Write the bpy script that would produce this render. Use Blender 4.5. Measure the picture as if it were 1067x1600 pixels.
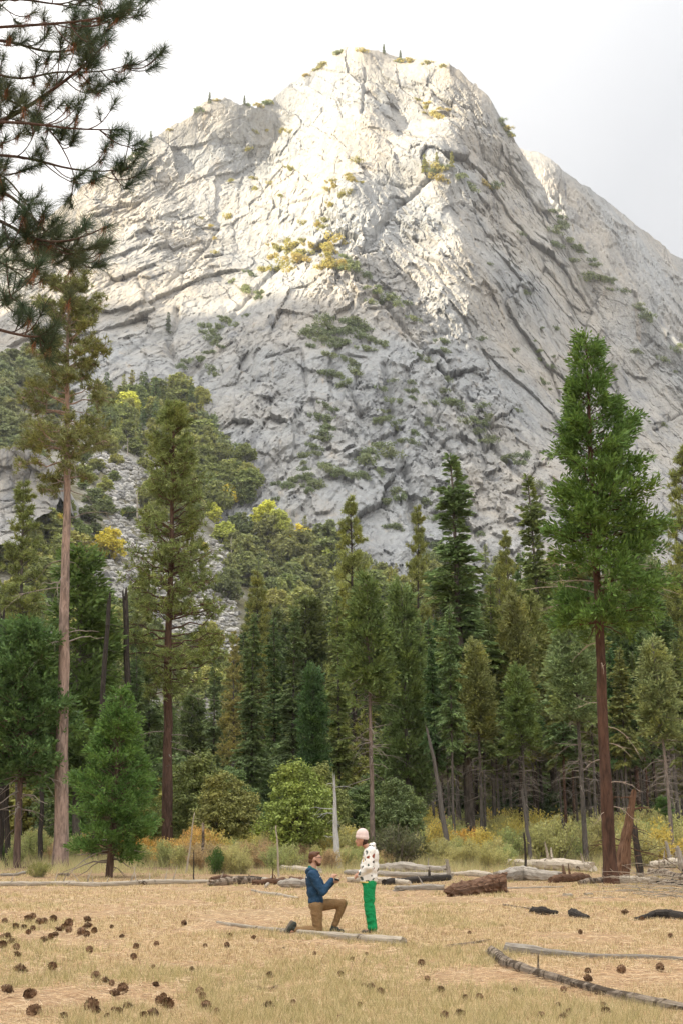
import bpy, bmesh, math, random
import numpy as np
from mathutils import Vector, Matrix

# ------------------------------------------------------------------ scene, camera, sky, sun
scene = bpy.context.scene
for o in list(bpy.data.objects):
    bpy.data.objects.remove(o)
COL = scene.collection
RAD = math.radians
random.seed(7)
RNG = np.random.default_rng(11)

F, CX, CY, CAMH = 2222.0, 533.5, 800.0, 1.65        # focal length and centre in photograph pixels
PITCH = math.atan(500.0 / F)
cam_data = bpy.data.cameras.new('camera')
cam_data.sensor_fit = 'VERTICAL'
cam_data.sensor_height = 36.0
cam_data.lens = F / 1600.0 * 36.0
cam_data.clip_start = 0.1
cam_data.clip_end = 30000.0
cam = bpy.data.objects.new('camera', cam_data)
COL.objects.link(cam)
cam.location = (0, 0, CAMH)
cam.rotation_euler = (math.pi / 2 + PITCH, 0, 0)
scene.camera = cam

SUN_EL = RAD(16.0)
SUN_H = Vector((-0.87, -0.49)).normalized()            # horizontal direction towards the sun
SUN = Vector((SUN_H.x * math.cos(SUN_EL), SUN_H.y * math.cos(SUN_EL), math.sin(SUN_EL)))
SUN_ROT = math.atan2(SUN_H.x, SUN_H.y)

world = bpy.data.worlds.new('World')
scene.world = world
world.use_nodes = True
wn, wl = world.node_tree.nodes, world.node_tree.links
wn.clear()
w_out = wn.new('ShaderNodeOutputWorld')
w_bg = wn.new('ShaderNodeBackground')
w_bg.inputs['Strength'].default_value = 0.054
w_sky = wn.new('ShaderNodeTexSky')
w_sky.sky_type = 'NISHITA'
w_sky.sun_disc = False
w_sky.sun_elevation = SUN_EL
w_sky.sun_rotation = SUN_ROT
w_tc = wn.new('ShaderNodeTexCoord')
w_dot = wn.new('ShaderNodeVectorMath'); w_dot.operation = 'DOT_PRODUCT'
w_dot.inputs[1].default_value = SUN
wl.new(w_tc.outputs['Generated'], w_dot.inputs[0])
w_glow = wn.new('ShaderNodeMapRange')                   # thin cloud, brighter towards the sun
w_glow.inputs['From Min'].default_value = -0.46
w_glow.inputs['From Max'].default_value = 0.25
w_glow.inputs['To Min'].default_value = 0.0
w_glow.inputs['To Max'].default_value = 1.0
wl.new(w_dot.outputs['Value'], w_glow.inputs['Value'])
w_nz = wn.new('ShaderNodeTexNoise')
w_nz.inputs['Scale'].default_value = 2.2
w_nz.inputs['Detail'].default_value = 5.0
w_nz.inputs['Distortion'].default_value = 0.4
wl.new(w_tc.outputs['Generated'], w_nz.inputs['Vector'])
w_ramp = wn.new('ShaderNodeMix'); w_ramp.data_type = 'RGBA'
w_ramp.inputs['A'].default_value = (5.0, 5.12, 5.35, 1)
w_ramp.inputs['B'].default_value = (15.0, 14.5, 13.8, 1)
wl.new(w_glow.outputs['Result'], w_ramp.inputs['Factor'])
w_sep = wn.new('ShaderNodeSeparateXYZ')
wl.new(w_tc.outputs['Generated'], w_sep.inputs[0])
w_el = wn.new('ShaderNodeMapRange')                     # overcast luminance rises towards the zenith
w_el.inputs['From Min'].default_value = 0.0
w_el.inputs['From Max'].default_value = 1.0
w_el.inputs['To Min'].default_value = 0.56
w_el.inputs['To Max'].default_value = 1.7
wl.new(w_sep.outputs['Z'], w_el.inputs['Value'])
w_nr = wn.new('ShaderNodeMapRange')
w_nr.inputs['From Min'].default_value = 0.3
w_nr.inputs['From Max'].default_value = 0.7
w_nr.inputs['To Min'].default_value = 0.95
w_nr.inputs['To Max'].default_value = 1.05
wl.new(w_nz.outputs['Fac'], w_nr.inputs['Value'])
w_m1 = wn.new('ShaderNodeMath'); w_m1.operation = 'MULTIPLY'
wl.new(w_el.outputs['Result'], w_m1.inputs[0]); wl.new(w_nr.outputs['Result'], w_m1.inputs[1])
w_sc = wn.new('ShaderNodeVectorMath'); w_sc.operation = 'SCALE'
wl.new(w_ramp.outputs['Result'], w_sc.inputs[0]); wl.new(w_m1.outputs[0], w_sc.inputs['Scale'])
w_mix = wn.new('ShaderNodeMix'); w_mix.data_type = 'RGBA'
w_mix.inputs['Factor'].default_value = 0.93             # veil of cloud over the clear sky
wl.new(w_sky.outputs['Color'], w_mix.inputs['A'])
wl.new(w_sc.outputs['Vector'], w_mix.inputs['B'])
wl.new(w_mix.outputs['Result'], w_bg.inputs['Color'])
wl.new(w_bg.outputs[0], w_out.inputs[0])

sun_data = bpy.data.lights.new('sun', 'SUN')
sun_data.energy = 5.0
sun_data.angle = RAD(0.53)
sun_data.color = (1.0, 0.85, 0.62)
sun = bpy.data.objects.new('sun', sun_data)
COL.objects.link(sun)
sun.rotation_euler = SUN.to_track_quat('Z', 'Y').to_euler()
sun.location = (-60, -40, 40)

vs = scene.view_settings
vs.view_transform = 'Standard'
vs.look = 'None'
vs.gamma = 1.0
vs.exposure = 1.45
vs.use_curve_mapping = False
scene.cycles.max_bounces = 6
scene.cycles.diffuse_bounces = 3
scene.cycles.glossy_bounces = 2
scene.cycles.transmission_bounces = 3
scene.cycles.transparent_max_bounces = 4
scene.cycles.use_fast_gi = False

# ------------------------------------------------------------------ numpy noise
def _hash(ix, iy, s):
    n = (ix.astype(np.int64) * 374761393 + iy.astype(np.int64) * 668265263 + int(s) * 1442695041) & 0xffffffff
    n = ((n ^ (n >> 13)) * 1274126177) & 0xffffffff
    return ((n ^ (n >> 16)) & 0xffffff) / float(0x1000000)

def vnoise(x, y, s=0):
    ix, iy = np.floor(x), np.floor(y)
    fx, fy = x - ix, y - iy
    fx = fx * fx * (3 - 2 * fx); fy = fy * fy * (3 - 2 * fy)
    a = _hash(ix, iy, s); b = _hash(ix + 1, iy, s); c = _hash(ix, iy + 1, s); d = _hash(ix + 1, iy + 1, s)
    return (a + (b - a) * fx) * (1 - fy) + (c + (d - c) * fx) * fy

def fbm(x, y, s=0, o=4, g=0.5):
    t, amp, n = 0.0, 1.0, 0.0
    for k in range(o):
        t = t + amp * vnoise(x * 2 ** k + 17.3 * k, y * 2 ** k - 9.1 * k, s + k); n += amp; amp *= g
    return t / n

def facet(x, y, s, tilt, off):
    """blocky cells: each cell gets its own step and its own tilt; returns value and distance to the joint"""
    ix, iy = np.floor(x), np.floor(y)
    d1 = np.full(x.shape, 9.0); d2 = np.full(x.shape, 9.0)
    val = np.zeros(x.shape)
    for a in (-1, 0, 1):
        for b in (-1, 0, 1):
            gx, gy = ix + a, iy + b
            dx = x - (gx + _hash(gx, gy, s)); dy = y - (gy + _hash(gx, gy, s + 1))
            d = dx * dx + dy * dy
            v = off * (_hash(gx, gy, s + 2) * 2 - 1) + tilt * ((_hash(gx, gy, s + 3) * 2 - 1) * dx + (_hash(gx, gy, s + 4) * 2 - 1) * dy)
            near = d < d1
            d2 = np.where(near, d1, np.minimum(d2, d))
            val = np.where(near, v, val)
            d1 = np.where(near, d, d1)
    return val, np.sqrt(d2) - np.sqrt(d1)

def sstep(x, a, b):
    t = np.clip((x - a) / (b - a), 0, 1)
    return t * t * (3 - 2 * t)

# ------------------------------------------------------------------ camera-to-place helpers
CP, SP = math.cos(PITCH), math.sin(PITCH)
def ray(u, v):
    a, b = (u - CX) / F, (CY - v) / F
    return Vector((a, CP - b * SP, SP + b * CP))

def at(u, v, Y):
    d = ray(u, v)
    return Vector((d.x * Y / d.y, Y, CAMH + d.z * Y / d.y))

def gz_np(x, y):
    """height of the land: level meadow, then the hillside under the cliff"""
    f = 0.265 + 0.165 * sstep(-x, 0, 170) + 0.06 * sstep(-x, 200, 300)
    t = (y - 330.0) / 40.0
    rise = f * 40.0 * np.log1p(np.exp(np.clip(t, -30, 30)))
    rise = np.where(t > 29, f * (y - 330.0), rise)
    rise = rise * sstep(y, 150, 330)
    return rise + 0.05 * (vnoise(x * 0.35, y * 0.35, 3) - 0.5) + 0.10 * (vnoise(x * 0.07, y * 0.07, 5) - 0.5)

def gz(x, y):
    return float(gz_np(np.array([float(x)]), np.array([float(y)]))[0])

def ground(u, v):
    """the point of the land seen at a photograph position"""
    d = ray(u, v)
    ys = np.concatenate([np.arange(8, 80, 0.1), np.arange(80, 1150, 1.0)])
    xs = d.x / d.y * ys
    zs = CAMH + d.z / d.y * ys
    hit = np.nonzero(zs <= gz_np(xs, ys))[0]
    i = hit[0] if len(hit) else len(ys) - 1
    return Vector((xs[i], ys[i], gz(xs[i], ys[i])))

# ------------------------------------------------------------------ mesh helpers
def mesh_np(name, verts, quads=None, tris=None, mat=None, smooth=False, uv=None):
    me = bpy.data.meshes.new(name)
    verts = np.asarray(verts, dtype=np.float32)
    parts, sizes = [], []
    if quads is not None and len(quads):
        parts.append(np.asarray(quads, dtype=np.int32).ravel()); sizes.append(np.full(len(quads), 4, np.int32))
    if tris is not None and len(tris):
        parts.append(np.asarray(tris, dtype=np.int32).ravel()); sizes.append(np.full(len(tris), 3, np.int32))
    loops = np.concatenate(parts); size = np.concatenate(sizes)
    start = np.concatenate([[0], np.cumsum(size)[:-1]]).astype(np.int32)
    me.vertices.add(len(verts)); me.vertices.foreach_set('co', verts.ravel())
    me.loops.add(len(loops)); me.loops.foreach_set('vertex_index', loops)
    me.polygons.add(len(size)); me.polygons.foreach_set('loop_start', start)
    if smooth:
        me.polygons.foreach_set('use_smooth', np.ones(len(size), bool))
    else:
        me.polygons.foreach_set('use_smooth', np.zeros(len(size), bool))
    if uv is not None:
        l = me.uv_layers.new(name='uv')
        l.data.foreach_set('uv', np.asarray(uv, np.float32)[loops].ravel())
    me.update(calc_edges=True)
    if mat:
        me.materials.append(mat)
    return me

class Geo:
    """collects numpy pieces of one part"""
    def __init__(s):
        s.v, s.q, s.t, s.uv, s.n = [], [], [], [], 0
    def add(s, v, q=None, t=None, uv=None):
        v = np.asarray(v, float).reshape(-1, 3)
        if q is not None and len(q): s.q.append(np.asarray(q, np.int64) + s.n)
        if t is not None and len(t): s.t.append(np.asarray(t, np.int64) + s.n)
        s.v.append(v); s.uv.append(np.zeros((len(v), 2)) if uv is None else np.asarray(uv, float).reshape(-1, 2))
        s.n += len(v)
        return s
    def mesh(s, name, mat, smooth=False):
        return mesh_np(name, np.concatenate(s.v), np.concatenate(s.q) if s.q else None,
                       np.concatenate(s.t) if s.t else None, mat, smooth, np.concatenate(s.uv))

def unit(a):
    return a / np.maximum(np.linalg.norm(a, axis=-1, keepdims=True), 1e-9)

def tubes(P, R, sides=6, cap=False, rough=0.0, seed=0):
    """P (B,S,3) centre lines, R (B,S) radii -> verts, quads, tris, uv"""
    P = np.asarray(P, float); R = np.asarray(R, float)
    B, S, _ = P.shape
    T = np.empty_like(P)
    T[:, 1:-1] = P[:, 2:] - P[:, :-2]; T[:, 0] = P[:, 1] - P[:, 0]; T[:, -1] = P[:, -1] - P[:, -2]
    T = unit(T)
    ref = np.where(np.abs(T[:, :1, 2:3]).repeat(3, 2) > 0.8, np.array([1.0, 0, 0]), np.array([0, 0, 1.0]))
    ref = np.repeat(ref, S, 1)
    A = unit(np.cross(T, ref)); Bv = np.cross(T, A)
    an = np.linspace(0, 2 * math.pi, sides, endpoint=False)
    ring = A[:, :, None] * np.cos(an)[None, None, :, None] + Bv[:, :, None] * np.sin(an)[None, None, :, None]
    rr = R[:, :, None, None]
    if rough:
        k = np.random.default_rng(seed).normal(0, rough, (B, S, sides, 1))
        rr = rr * (1 + np.clip(k, -2 * rough, 2 * rough))
    V = (P[:, :, None] + ring * rr).reshape(-1, 3)
    L = np.concatenate([np.zeros((B, 1)), np.cumsum(np.linalg.norm(np.diff(P, axis=1), axis=2), 1)], 1)
    U = np.stack([np.repeat(L[:, :, None], sides, 2), np.broadcast_to(an / (2 * math.pi), (B, S, sides))], -1).reshape(-1, 2)
    b = np.arange(B)[:, None, None] * S * sides; s_ = np.arange(S - 1)[None, :, None] * sides; k = np.arange(sides)[None, None]
    k2 = (k + 1) % sides
    q = np.stack(np.broadcast_arrays(b + s_ + k, b + s_ + k2, b + s_ + sides + k2, b + s_ + sides + k), -1).reshape(-1, 4)
    tr = None
    if cap:
        ts, ve, ue = [], [], []
        n = len(V)
        for i in range(B):
            for e, base in ((0, i * S * sides), (S - 1, (i * S + S - 1) * sides)):
                ve.append(P[i, e] - T[i, e] * R[i, e] * (0.12 if e else -0.12)); ue.append((L[i, e], 0.5))
                for j in range(sides):
                    a_, c_ = base + j, base + (j + 1) % sides
                    ts.append((n, c_, a_) if e == 0 else (n, a_, c_))
                n += 1
        V = np.concatenate([V, ve]); U = np.concatenate([U, ue]); tr = np.array(ts)
    return V, q, tr, U

def kites(P, D, N, L, W):
    """leaf-sized kite faces: base P, direction D, face normal about N"""
    D = unit(D); S = unit(np.cross(D, N))
    L = np.asarray(L).reshape(-1, 1) * np.ones((len(P), 1)); W = np.asarray(W).reshape(-1, 1) * np.ones((len(P), 1))
    V = np.stack([P, P + D * L * 0.45 + S * W * 0.5, P + D * L, P + D * L * 0.45 - S * W * 0.5], 1).reshape(-1, 3)
    i = np.arange(len(P))[:, None] * 4
    return V, i + np.array([[0, 1, 2, 3]])

def spikes(P, D, N, L, W):
    """needle- or blade-like triangles"""
    D = unit(D); S = unit(np.cross(D, N))
    L = np.asarray(L).reshape(-1, 1) * np.ones((len(P), 1)); W = np.asarray(W).reshape(-1, 1) * np.ones((len(P), 1))
    V = np.stack([P - S * W * 0.5, P + S * W * 0.5, P + D * L], 1).reshape(-1, 3)
    i = np.arange(len(P))[:, None] * 3
    return V, i + np.array([[0, 1, 2]])

def rdir(n, rng):
    return unit(rng.normal(size=(n, 3)))

def obj(name, me, parent=None, color=None):
    o = bpy.data.objects.new(name, me)
    COL.objects.link(o)
    if parent: o.parent = parent
    if color: o.color = (*color, 1.0)
    return o

def tag(o, label=None, cat=None, group=None, kind=None):
    if label: o['label'] = label
    if cat: o['category'] = cat
    if group: o['group'] = group
    if kind: o['kind'] = kind
    return o

def empty(name, loc, label, cat, group=None, rot=(0, 0, 0), scale=(1, 1, 1)):
    o = bpy.data.objects.new(name, None)
    COL.objects.link(o)
    o.location = loc; o.rotation_euler = rot; o.scale = scale
    o.empty_display_size = 0.2
    return tag(o, label, cat, group)

# ------------------------------------------------------------------ materials
def new_mat(name):
    m = bpy.data.materials.new(name)
    m.use_nodes = True
    nt = m.node_tree
    b = nt.nodes['Principled BSDF']
    b.inputs['Specular IOR Level'].default_value = 0.25
    return m, nt, b

def nd(nt, kind, **kw):
    n = nt.nodes.new('ShaderNode' + kind)
    for k, v in kw.items():
        if k in n.inputs: n.inputs[k].default_value = v
        else: setattr(n, k, v)
    return n

def ramp(nt, src, stops):
    r = nt.nodes.new('ShaderNodeValToRGB')
    e = r.color_ramp.elements
    while len(e) < len(stops): e.new(0.5)
    for i, (p, c) in enumerate(stops):
        e[i].position = p; e[i].color = (*c, 1) if len(c) == 3 else c
    nt.links.new(src, r.inputs['Fac'])
    return r.outputs['Color']

def mixc(nt, fac, a, b, blend='MIX'):
    m = nt.nodes.new('ShaderNodeMix'); m.data_type = 'RGBA'; m.blend_type = blend
    for k, v in (('Factor', fac), ('A', a), ('B', b)):
        if isinstance(v, (int, float)): m.inputs[k].default_value = v
        elif isinstance(v, tuple): m.inputs[k].default_value = (*v, 1)
        else: nt.links.new(v, m.inputs[k])
    return m.outputs['Result']

def coords(nt, kind='Object', scale=(1, 1, 1), rot=(0, 0, 0)):
    tc = nt.nodes.new('ShaderNodeTexCoord')
    mp = nt.nodes.new('ShaderNodeMapping')
    mp.inputs['Scale'].default_value = scale; mp.inputs['Rotation'].default_value = rot
    nt.links.new(tc.outputs[kind], mp.inputs['Vector'])
    return mp.outputs['Vector']

def noise(nt, vec, scale, detail=4.0, rough=0.55, dist=0.0):
    n = nd(nt, 'TexNoise', Scale=scale, Detail=detail, Roughness=rough, Distortion=dist)
    nt.links.new(vec, n.inputs['Vector'])
    return n.outputs['Fac']

def bump(nt, b, h, strength, dist):
    n = nd(nt, 'Bump', Strength=strength, Distance=dist)
    nt.links.new(h, n.inputs['Height'])
    nt.links.new(n.outputs['Normal'], b.inputs['Normal'])

def foliage_mat(name, trans=0.25, hue=0.03, vlo=0.6, vhi=1.45, tint=(1.25, 1.1, 0.5)):
    """colour comes from the object; every leaf varies a little"""
    m, nt, b = new_mat(name)
    oi = nt.nodes.new('ShaderNodeObjectInfo')
    ge = nt.nodes.new('ShaderNodeNewGeometry')
    mr = nd(nt, 'MapRange'); mr.inputs['To Min'].default_value = vlo; mr.inputs['To Max'].default_value = vhi
    nt.links.new(ge.outputs['Random Per Island'], mr.inputs['Value'])
    big = noise(nt, coords(nt, 'Object'), 0.45, 2.0)
    warm = mixc(nt, ramp(nt, big, [(0.45, (0, 0, 0)), (0.75, (0.6, 0.6, 0.6))]), oi.outputs['Color'],
                mixc(nt, 1.0, oi.outputs['Color'], tint, 'MULTIPLY'))
    hs = nd(nt, 'HueSaturation'); nt.links.new(warm, hs.inputs['Color']); nt.links.new(mr.outputs['Result'], hs.inputs['Value'])
    hm = nd(nt, 'MapRange'); hm.inputs['To Min'].default_value = 0.5 - hue; hm.inputs['To Max'].default_value = 0.5 + hue * 0.6
    nt.links.new(oi.outputs['Random'], hm.inputs['Value']); nt.links.new(hm.outputs['Result'], hs.inputs['Hue'])
    nt.links.new(hs.outputs['Color'], b.inputs['Base Color'])
    b.inputs['Roughness'].default_value = 0.6
    tr = nt.nodes.new('ShaderNodeBsdfTranslucent'); nt.links.new(hs.outputs['Color'], tr.inputs['Color'])
    mx = nt.nodes.new('ShaderNodeMixShader'); mx.inputs[0].default_value = trans
    nt.links.new(b.outputs[0], mx.inputs[1]); nt.links.new(tr.outputs[0], mx.inputs[2])
    nt.links.new(mx.outputs[0], nt.nodes['Material Output'].inputs['Surface'])
    return m

def bark_mat(name, sc=(6, 6, 1.2), dark=0.35, strength=0.9):
    m, nt, b = new_mat(name)
    oi = nt.nodes.new('ShaderNodeObjectInfo')
    v = coords(nt, 'Object', sc)
    n1 = noise(nt, v, 1.6, 6.0, 0.65, 0.6)
    n2 = noise(nt, coords(nt, 'Object', (1, 1, 0.35)), 1.1, 3.0)
    c = mixc(nt, ramp(nt, n1, [(0.38, (0, 0, 0)), (0.62, (1, 1, 1))]), mixc(nt, 1.0, oi.outputs['Color'], (dark, dark, dark), 'MULTIPLY'), oi.outputs['Color'])
    c = mixc(nt, ramp(nt, n2, [(0.4, (0, 0, 0)), (0.7, (0.5, 0.5, 0.5))]), c, mixc(nt, 1.0, oi.outputs['Color'], (1.35, 1.2, 1.1), 'MULTIPLY'))
    nt.links.new(c, b.inputs['Base Color'])
    b.inputs['Roughness'].default_value = 0.9
    bump(nt, b, n1, strength, 0.05)
    return m

def wood_mat(name, cols, bark=None, sc=(0.6, 9, 1)):
    """weathered wood: streaks run along the piece (uv.x is its length)"""
    m, nt, b = new_mat(name)
    v = coords(nt, 'UV', sc)
    n1 = noise(nt, v, 4.0, 6.0, 0.65, 0.3)
    n2 = noise(nt, coords(nt, 'Object'), 2.6, 5.0, 0.6, 1.2)
    c = ramp(nt, n1, cols)
    if bark:
        c = mixc(nt, ramp(nt, n2, [(bark[1], (0, 0, 0)), (bark[1] + 0.06, (1, 1, 1))]), c, mixc(nt, noise(nt, coords(nt, 'Object', (9, 9, 9)), 1.0), bark[0], tuple(x * 0.4 for x in bark[0])))
    nt.links.new(c, b.inputs['Base Color'])
    b.inputs['Roughness'].default_value = 0.9
    bump(nt, b, n1, 1.0, 0.05)
    return m

def plain_mat(name, col, rough=0.8, var=0.15, scale=30.0, bmp=0.2, bdist=0.01, spec=0.25):
    m, nt, b = new_mat(name)
    n = noise(nt, coords(nt, 'Object'), scale, 4.0)
    c = mixc(nt, n, tuple(x * (1 - var) for x in col), tuple(min(1, x * (1 + var)) for x in col))
    nt.links.new(c, b.inputs['Base Color'])
    b.inputs['Roughness'].default_value = rough
    b.inputs['Specular IOR Level'].default_value = spec
    if bmp: bump(nt, b, n, bmp, bdist)
    return m

M = {}
M['needles'] = foliage_mat('conifer_needles', 0.32, 0.012, 0.7, 1.75, (1.35, 1.15, 0.6))
M['leaves'] = foliage_mat('broad_leaves', 0.35, 0.012, 0.65, 1.5, (1.12, 1.06, 0.7))
M['shrub'] = foliage_mat('shrub_leaves', 0.42, 0.012, 0.7, 1.4, (1.15, 1.0, 0.8))
M['near_needles'] = foliage_mat('long_pine_needles', 0.3, 0.0, 0.6, 1.3, (2.2, 0.95, 0.6))
M['bark'] = bark_mat('conifer_bark')
M['char'] = bark_mat('charred_bark', (5, 5, 2.0), 0.5, 1.0)
M['twig'] = plain_mat('dead_twig', (0.27, 0.23, 0.195), 0.9, 0.35, 6.0)
M['wood_grey'] = wood_mat('weathered_grey_wood', [(0.3, (0.10, 0.085, 0.07)), (0.48, (0.36, 0.32, 0.27)), (0.75, (0.58, 0.53, 0.46))])
M['wood_pale'] = wood_mat('bleached_wood', [(0.28, (0.17, 0.13, 0.10)), (0.45, (0.50, 0.43, 0.34)), (0.75, (0.66, 0.59, 0.49))], ((0.13, 0.09, 0.06), 0.60))
M['wood_bark'] = wood_mat('half_barked_wood', [(0.3, (0.13, 0.10, 0.08)), (0.5, (0.36, 0.29, 0.22)), (0.75, (0.52, 0.45, 0.37))], ((0.15, 0.11, 0.075), 0.46))
M['wood_rot'] = wood_mat('rotten_split_wood', [(0.32, (0.02, 0.013, 0.01)), (0.47, (0.14, 0.075, 0.045)), (0.72, (0.27, 0.165, 0.105))], None, (0.7, 7, 1))
M['wood_burnt'] = wood_mat('charred_wood', [(0.35, (0.016, 0.014, 0.013)), (0.55, (0.06, 0.05, 0.042)), (0.75, (0.20, 0.165, 0.13))])

# ------------------------------------------------------------------ the land
def ground_mat():
    m, nt, b = new_mat('meadow_soil_and_litter')
    v = coords(nt, 'Object')
    n0 = noise(nt, v, 0.22, 5.0, 0.6)
    n1 = noise(nt, v, 1.7, 5.0, 0.65, 0.5)
    n2 = noise(nt, v, 26.0, 4.0, 0.7)
    c = mixc(nt, ramp(nt, n1, [(0.35, (0, 0, 0)), (0.65, (1, 1, 1))]), (0.37, 0.235, 0.13), (0.46, 0.325, 0.18))
    c = mixc(nt, ramp(nt, n0, [(0.42, (0, 0, 0)), (0.66, (0.7, 0.7, 0.7))]), c, (0.42, 0.31, 0.17))
    c = mixc(nt, ramp(nt, n2, [(0.38, (0.85, 0.85, 0.85)), (0.54, (0, 0, 0))]), c, (0.17, 0.10, 0.06))
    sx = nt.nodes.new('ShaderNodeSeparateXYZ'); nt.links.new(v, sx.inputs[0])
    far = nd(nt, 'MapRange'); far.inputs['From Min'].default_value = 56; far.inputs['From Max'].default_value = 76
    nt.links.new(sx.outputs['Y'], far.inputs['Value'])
    c = mixc(nt, far.outputs['Result'], c, mixc(nt, n1, (0.09, 0.06, 0.035), (0.16, 0.11, 0.06)))   # forest floor, with canopy shade put into its colour
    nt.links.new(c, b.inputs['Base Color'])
    b.inputs['Roughness'].default_value = 0.95
    bump(nt, b, n2, 0.7, 0.05)
    return m

def grow(a, b, step, far, k=1.18):
    mid = list(np.arange(a, b, step))
    lo, hi, s = [], [], step
    x = a; s = step
    while x > -far: s *= k; x -= s; lo.append(x)
    x = mid[-1]; s = step
    while x < far: s *= k; x += s; hi.append(x)
    return np.array(lo[::-1] + mid + hi)

def sheet(name, xs, ys, zf, mat, smooth=True):
    X, Y = np.meshgrid(xs, ys)
    Z = zf(X, Y)
    n, k = X.shape
    i = np.arange((n - 1) * k).reshape(n - 1, k)[:, :-1]
    q = np.stack([i, i + 1, i + k + 1, i + k], -1).reshape(-1, 4)
    return mesh_np(name, np.stack([X, Y, Z], -1).reshape(-1, 3), q, None, mat, smooth)

flat = lambda x, y: (0.05 * (vnoise(x * 0.35, y * 0.35, 3) - 0.5) + 0.10 * (vnoise(x * 0.07, y * 0.07, 5) - 0.5)) * (np.hypot(x, y) < 400)
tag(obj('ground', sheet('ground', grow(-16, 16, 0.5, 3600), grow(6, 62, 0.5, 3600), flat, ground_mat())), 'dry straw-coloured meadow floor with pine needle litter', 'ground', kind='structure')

def scree_mat():
    m, nt, b = new_mat('grey_scree')
    v = coords(nt, 'Object')
    vo = nd(nt, 'TexVoronoi', Scale=0.45); nt.links.new(v, vo.inputs['Vector'])
    n0 = noise(nt, v, 0.03, 4.0)
    n1 = noise(nt, v, 0.7, 5.0, 0.7)
    c = ramp(nt, n1, [(0.35, (0.16, 0.155, 0.14)), (0.65, (0.40, 0.39, 0.36))])
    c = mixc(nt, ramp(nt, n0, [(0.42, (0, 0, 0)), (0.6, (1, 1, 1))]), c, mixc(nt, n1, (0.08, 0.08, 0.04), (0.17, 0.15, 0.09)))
    sx = nt.nodes.new('ShaderNodeSeparateXYZ'); nt.links.new(v, sx.inputs[0])      # soil and brush on the right and along the forest, darkened for canopy shade
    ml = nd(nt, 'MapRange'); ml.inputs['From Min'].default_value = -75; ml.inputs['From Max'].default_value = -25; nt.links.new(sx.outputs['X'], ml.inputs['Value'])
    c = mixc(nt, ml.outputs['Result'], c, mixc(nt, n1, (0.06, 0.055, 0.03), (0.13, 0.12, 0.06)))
    nt.links.new(c, b.inputs['Base Color']); b.inputs['Roughness'].default_value = 0.95
    bump(nt, b, vo.outputs['Distance'], 1.0, 1.2)
    return m
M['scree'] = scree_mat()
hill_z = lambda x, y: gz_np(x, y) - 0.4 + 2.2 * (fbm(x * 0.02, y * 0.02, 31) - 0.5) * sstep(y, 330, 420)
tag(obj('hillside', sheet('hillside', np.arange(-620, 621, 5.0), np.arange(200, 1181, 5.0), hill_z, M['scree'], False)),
    'grey boulder scree rising from the forest to the cliff foot', 'hillside', kind='structure')

# ------------------------------------------------------------------ the mountain
def granite_mat():
    m, nt, b = new_mat('pale_granite')
    v = coords(nt, 'Object')
    big = noise(nt, v, 0.006, 5.0, 0.6)
    mid = noise(nt, coords(nt, 'Object', (1, 1, 0.35), (0.25, 0.35, 0.0)), 0.035, 7.0, 0.68, 0.8)
    fine = noise(nt, v, 0.22, 6.0, 0.7)
    streak = noise(nt, coords(nt, 'Object', (1, 1, 0.09), (0, RAD(12), 0)), 0.07, 6.0, 0.65, 0.6)
    c = mixc(nt, ramp(nt, big, [(0.40, (0, 0, 0)), (0.6, (1, 1, 1))]), (0.355, 0.37, 0.38), (0.42, 0.395, 0.355))
    c = mixc(nt, ramp(nt, mid, [(0.33, (0.75, 0.75, 0.75)), (0.52, (0, 0, 0))]), c, (0.24, 0.245, 0.245))
    c = mixc(nt, ramp(nt, mid, [(0.55, (0, 0, 0)), (0.75, (0.6, 0.6, 0.6))]), c, (0.52, 0.495, 0.45))
    c = mixc(nt, ramp(nt, streak, [(0.32, (0.85, 0.85, 0.85)), (0.46, (0, 0, 0))]), c, (0.21, 0.22, 0.235))
    c = mixc(nt, ramp(nt, streak, [(0.60, (0, 0, 0)), (0.72, (0.35, 0.35, 0.35))]), c, (0.52, 0.40, 0.26))
    c = mixc(nt, ramp(nt, fine, [(0.30, (0.8, 0.8, 0.8)), (0.45, (0, 0, 0))]), c, (0.20, 0.20, 0.20))
    nt.links.new(c, b.inputs['Base Color']); b.inputs['Roughness'].default_value = 0.95
    b.inputs['Specular IOR Level'].default_value = 0.1
    bump(nt, b, fine, 1.0, 3.0)
    return m
M['granite'] = granite_mat()

def rbf(pts, val, x, z, lam=1.0):
    """thin-plate interpolation of depth over the face"""
    P = np.asarray(pts, float) / 100.0; n = len(P)
    phi = lambda r2: np.where(r2 > 1e-12, 0.5 * r2 * np.log(np.maximum(r2, 1e-12)), 0.0)
    K = phi(((P[:, None] - P[None]) ** 2).sum(-1)) + lam * 1e-2 * np.eye(n)
    A = np.zeros((n + 3, n + 3)); A[:n, :n] = K; A[:n, n] = 1; A[:n, n + 1:] = P; A[n, :n] = 1; A[n + 1:, :n] = P.T
    w = np.linalg.solve(A, np.concatenate([val, np.zeros(3)]))
    X, Z = x.ravel() / 100.0, z.ravel() / 100.0
    out = w[n] + w[n + 1] * X + w[n + 2] * Z
    for i in range(n):
        out = out + w[i] * phi((X - P[i, 0]) ** 2 + (Z - P[i, 1]) ** 2)
    return out.reshape(x.shape)

def seg_dist(x, z, pl):
    d = np.full(x.shape, 1e9)
    for (ax, az), (bx, bz) in zip(pl[:-1], pl[1:]):
        vx, vz = bx - ax, bz - az
        t = np.clip(((x - ax) * vx + (z - az) * vz) / (vx * vx + vz * vz), 0, 1)
        d = np.minimum(d, np.hypot(x - ax - t * vx, z - az - t * vz))
    return d

def rot2(x, z, deg, stretch):
    a = RAD(deg); s = x * math.cos(a) + z * math.sin(a); t = -x * math.sin(a) + z * math.cos(a)
    return s / stretch, t

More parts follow.
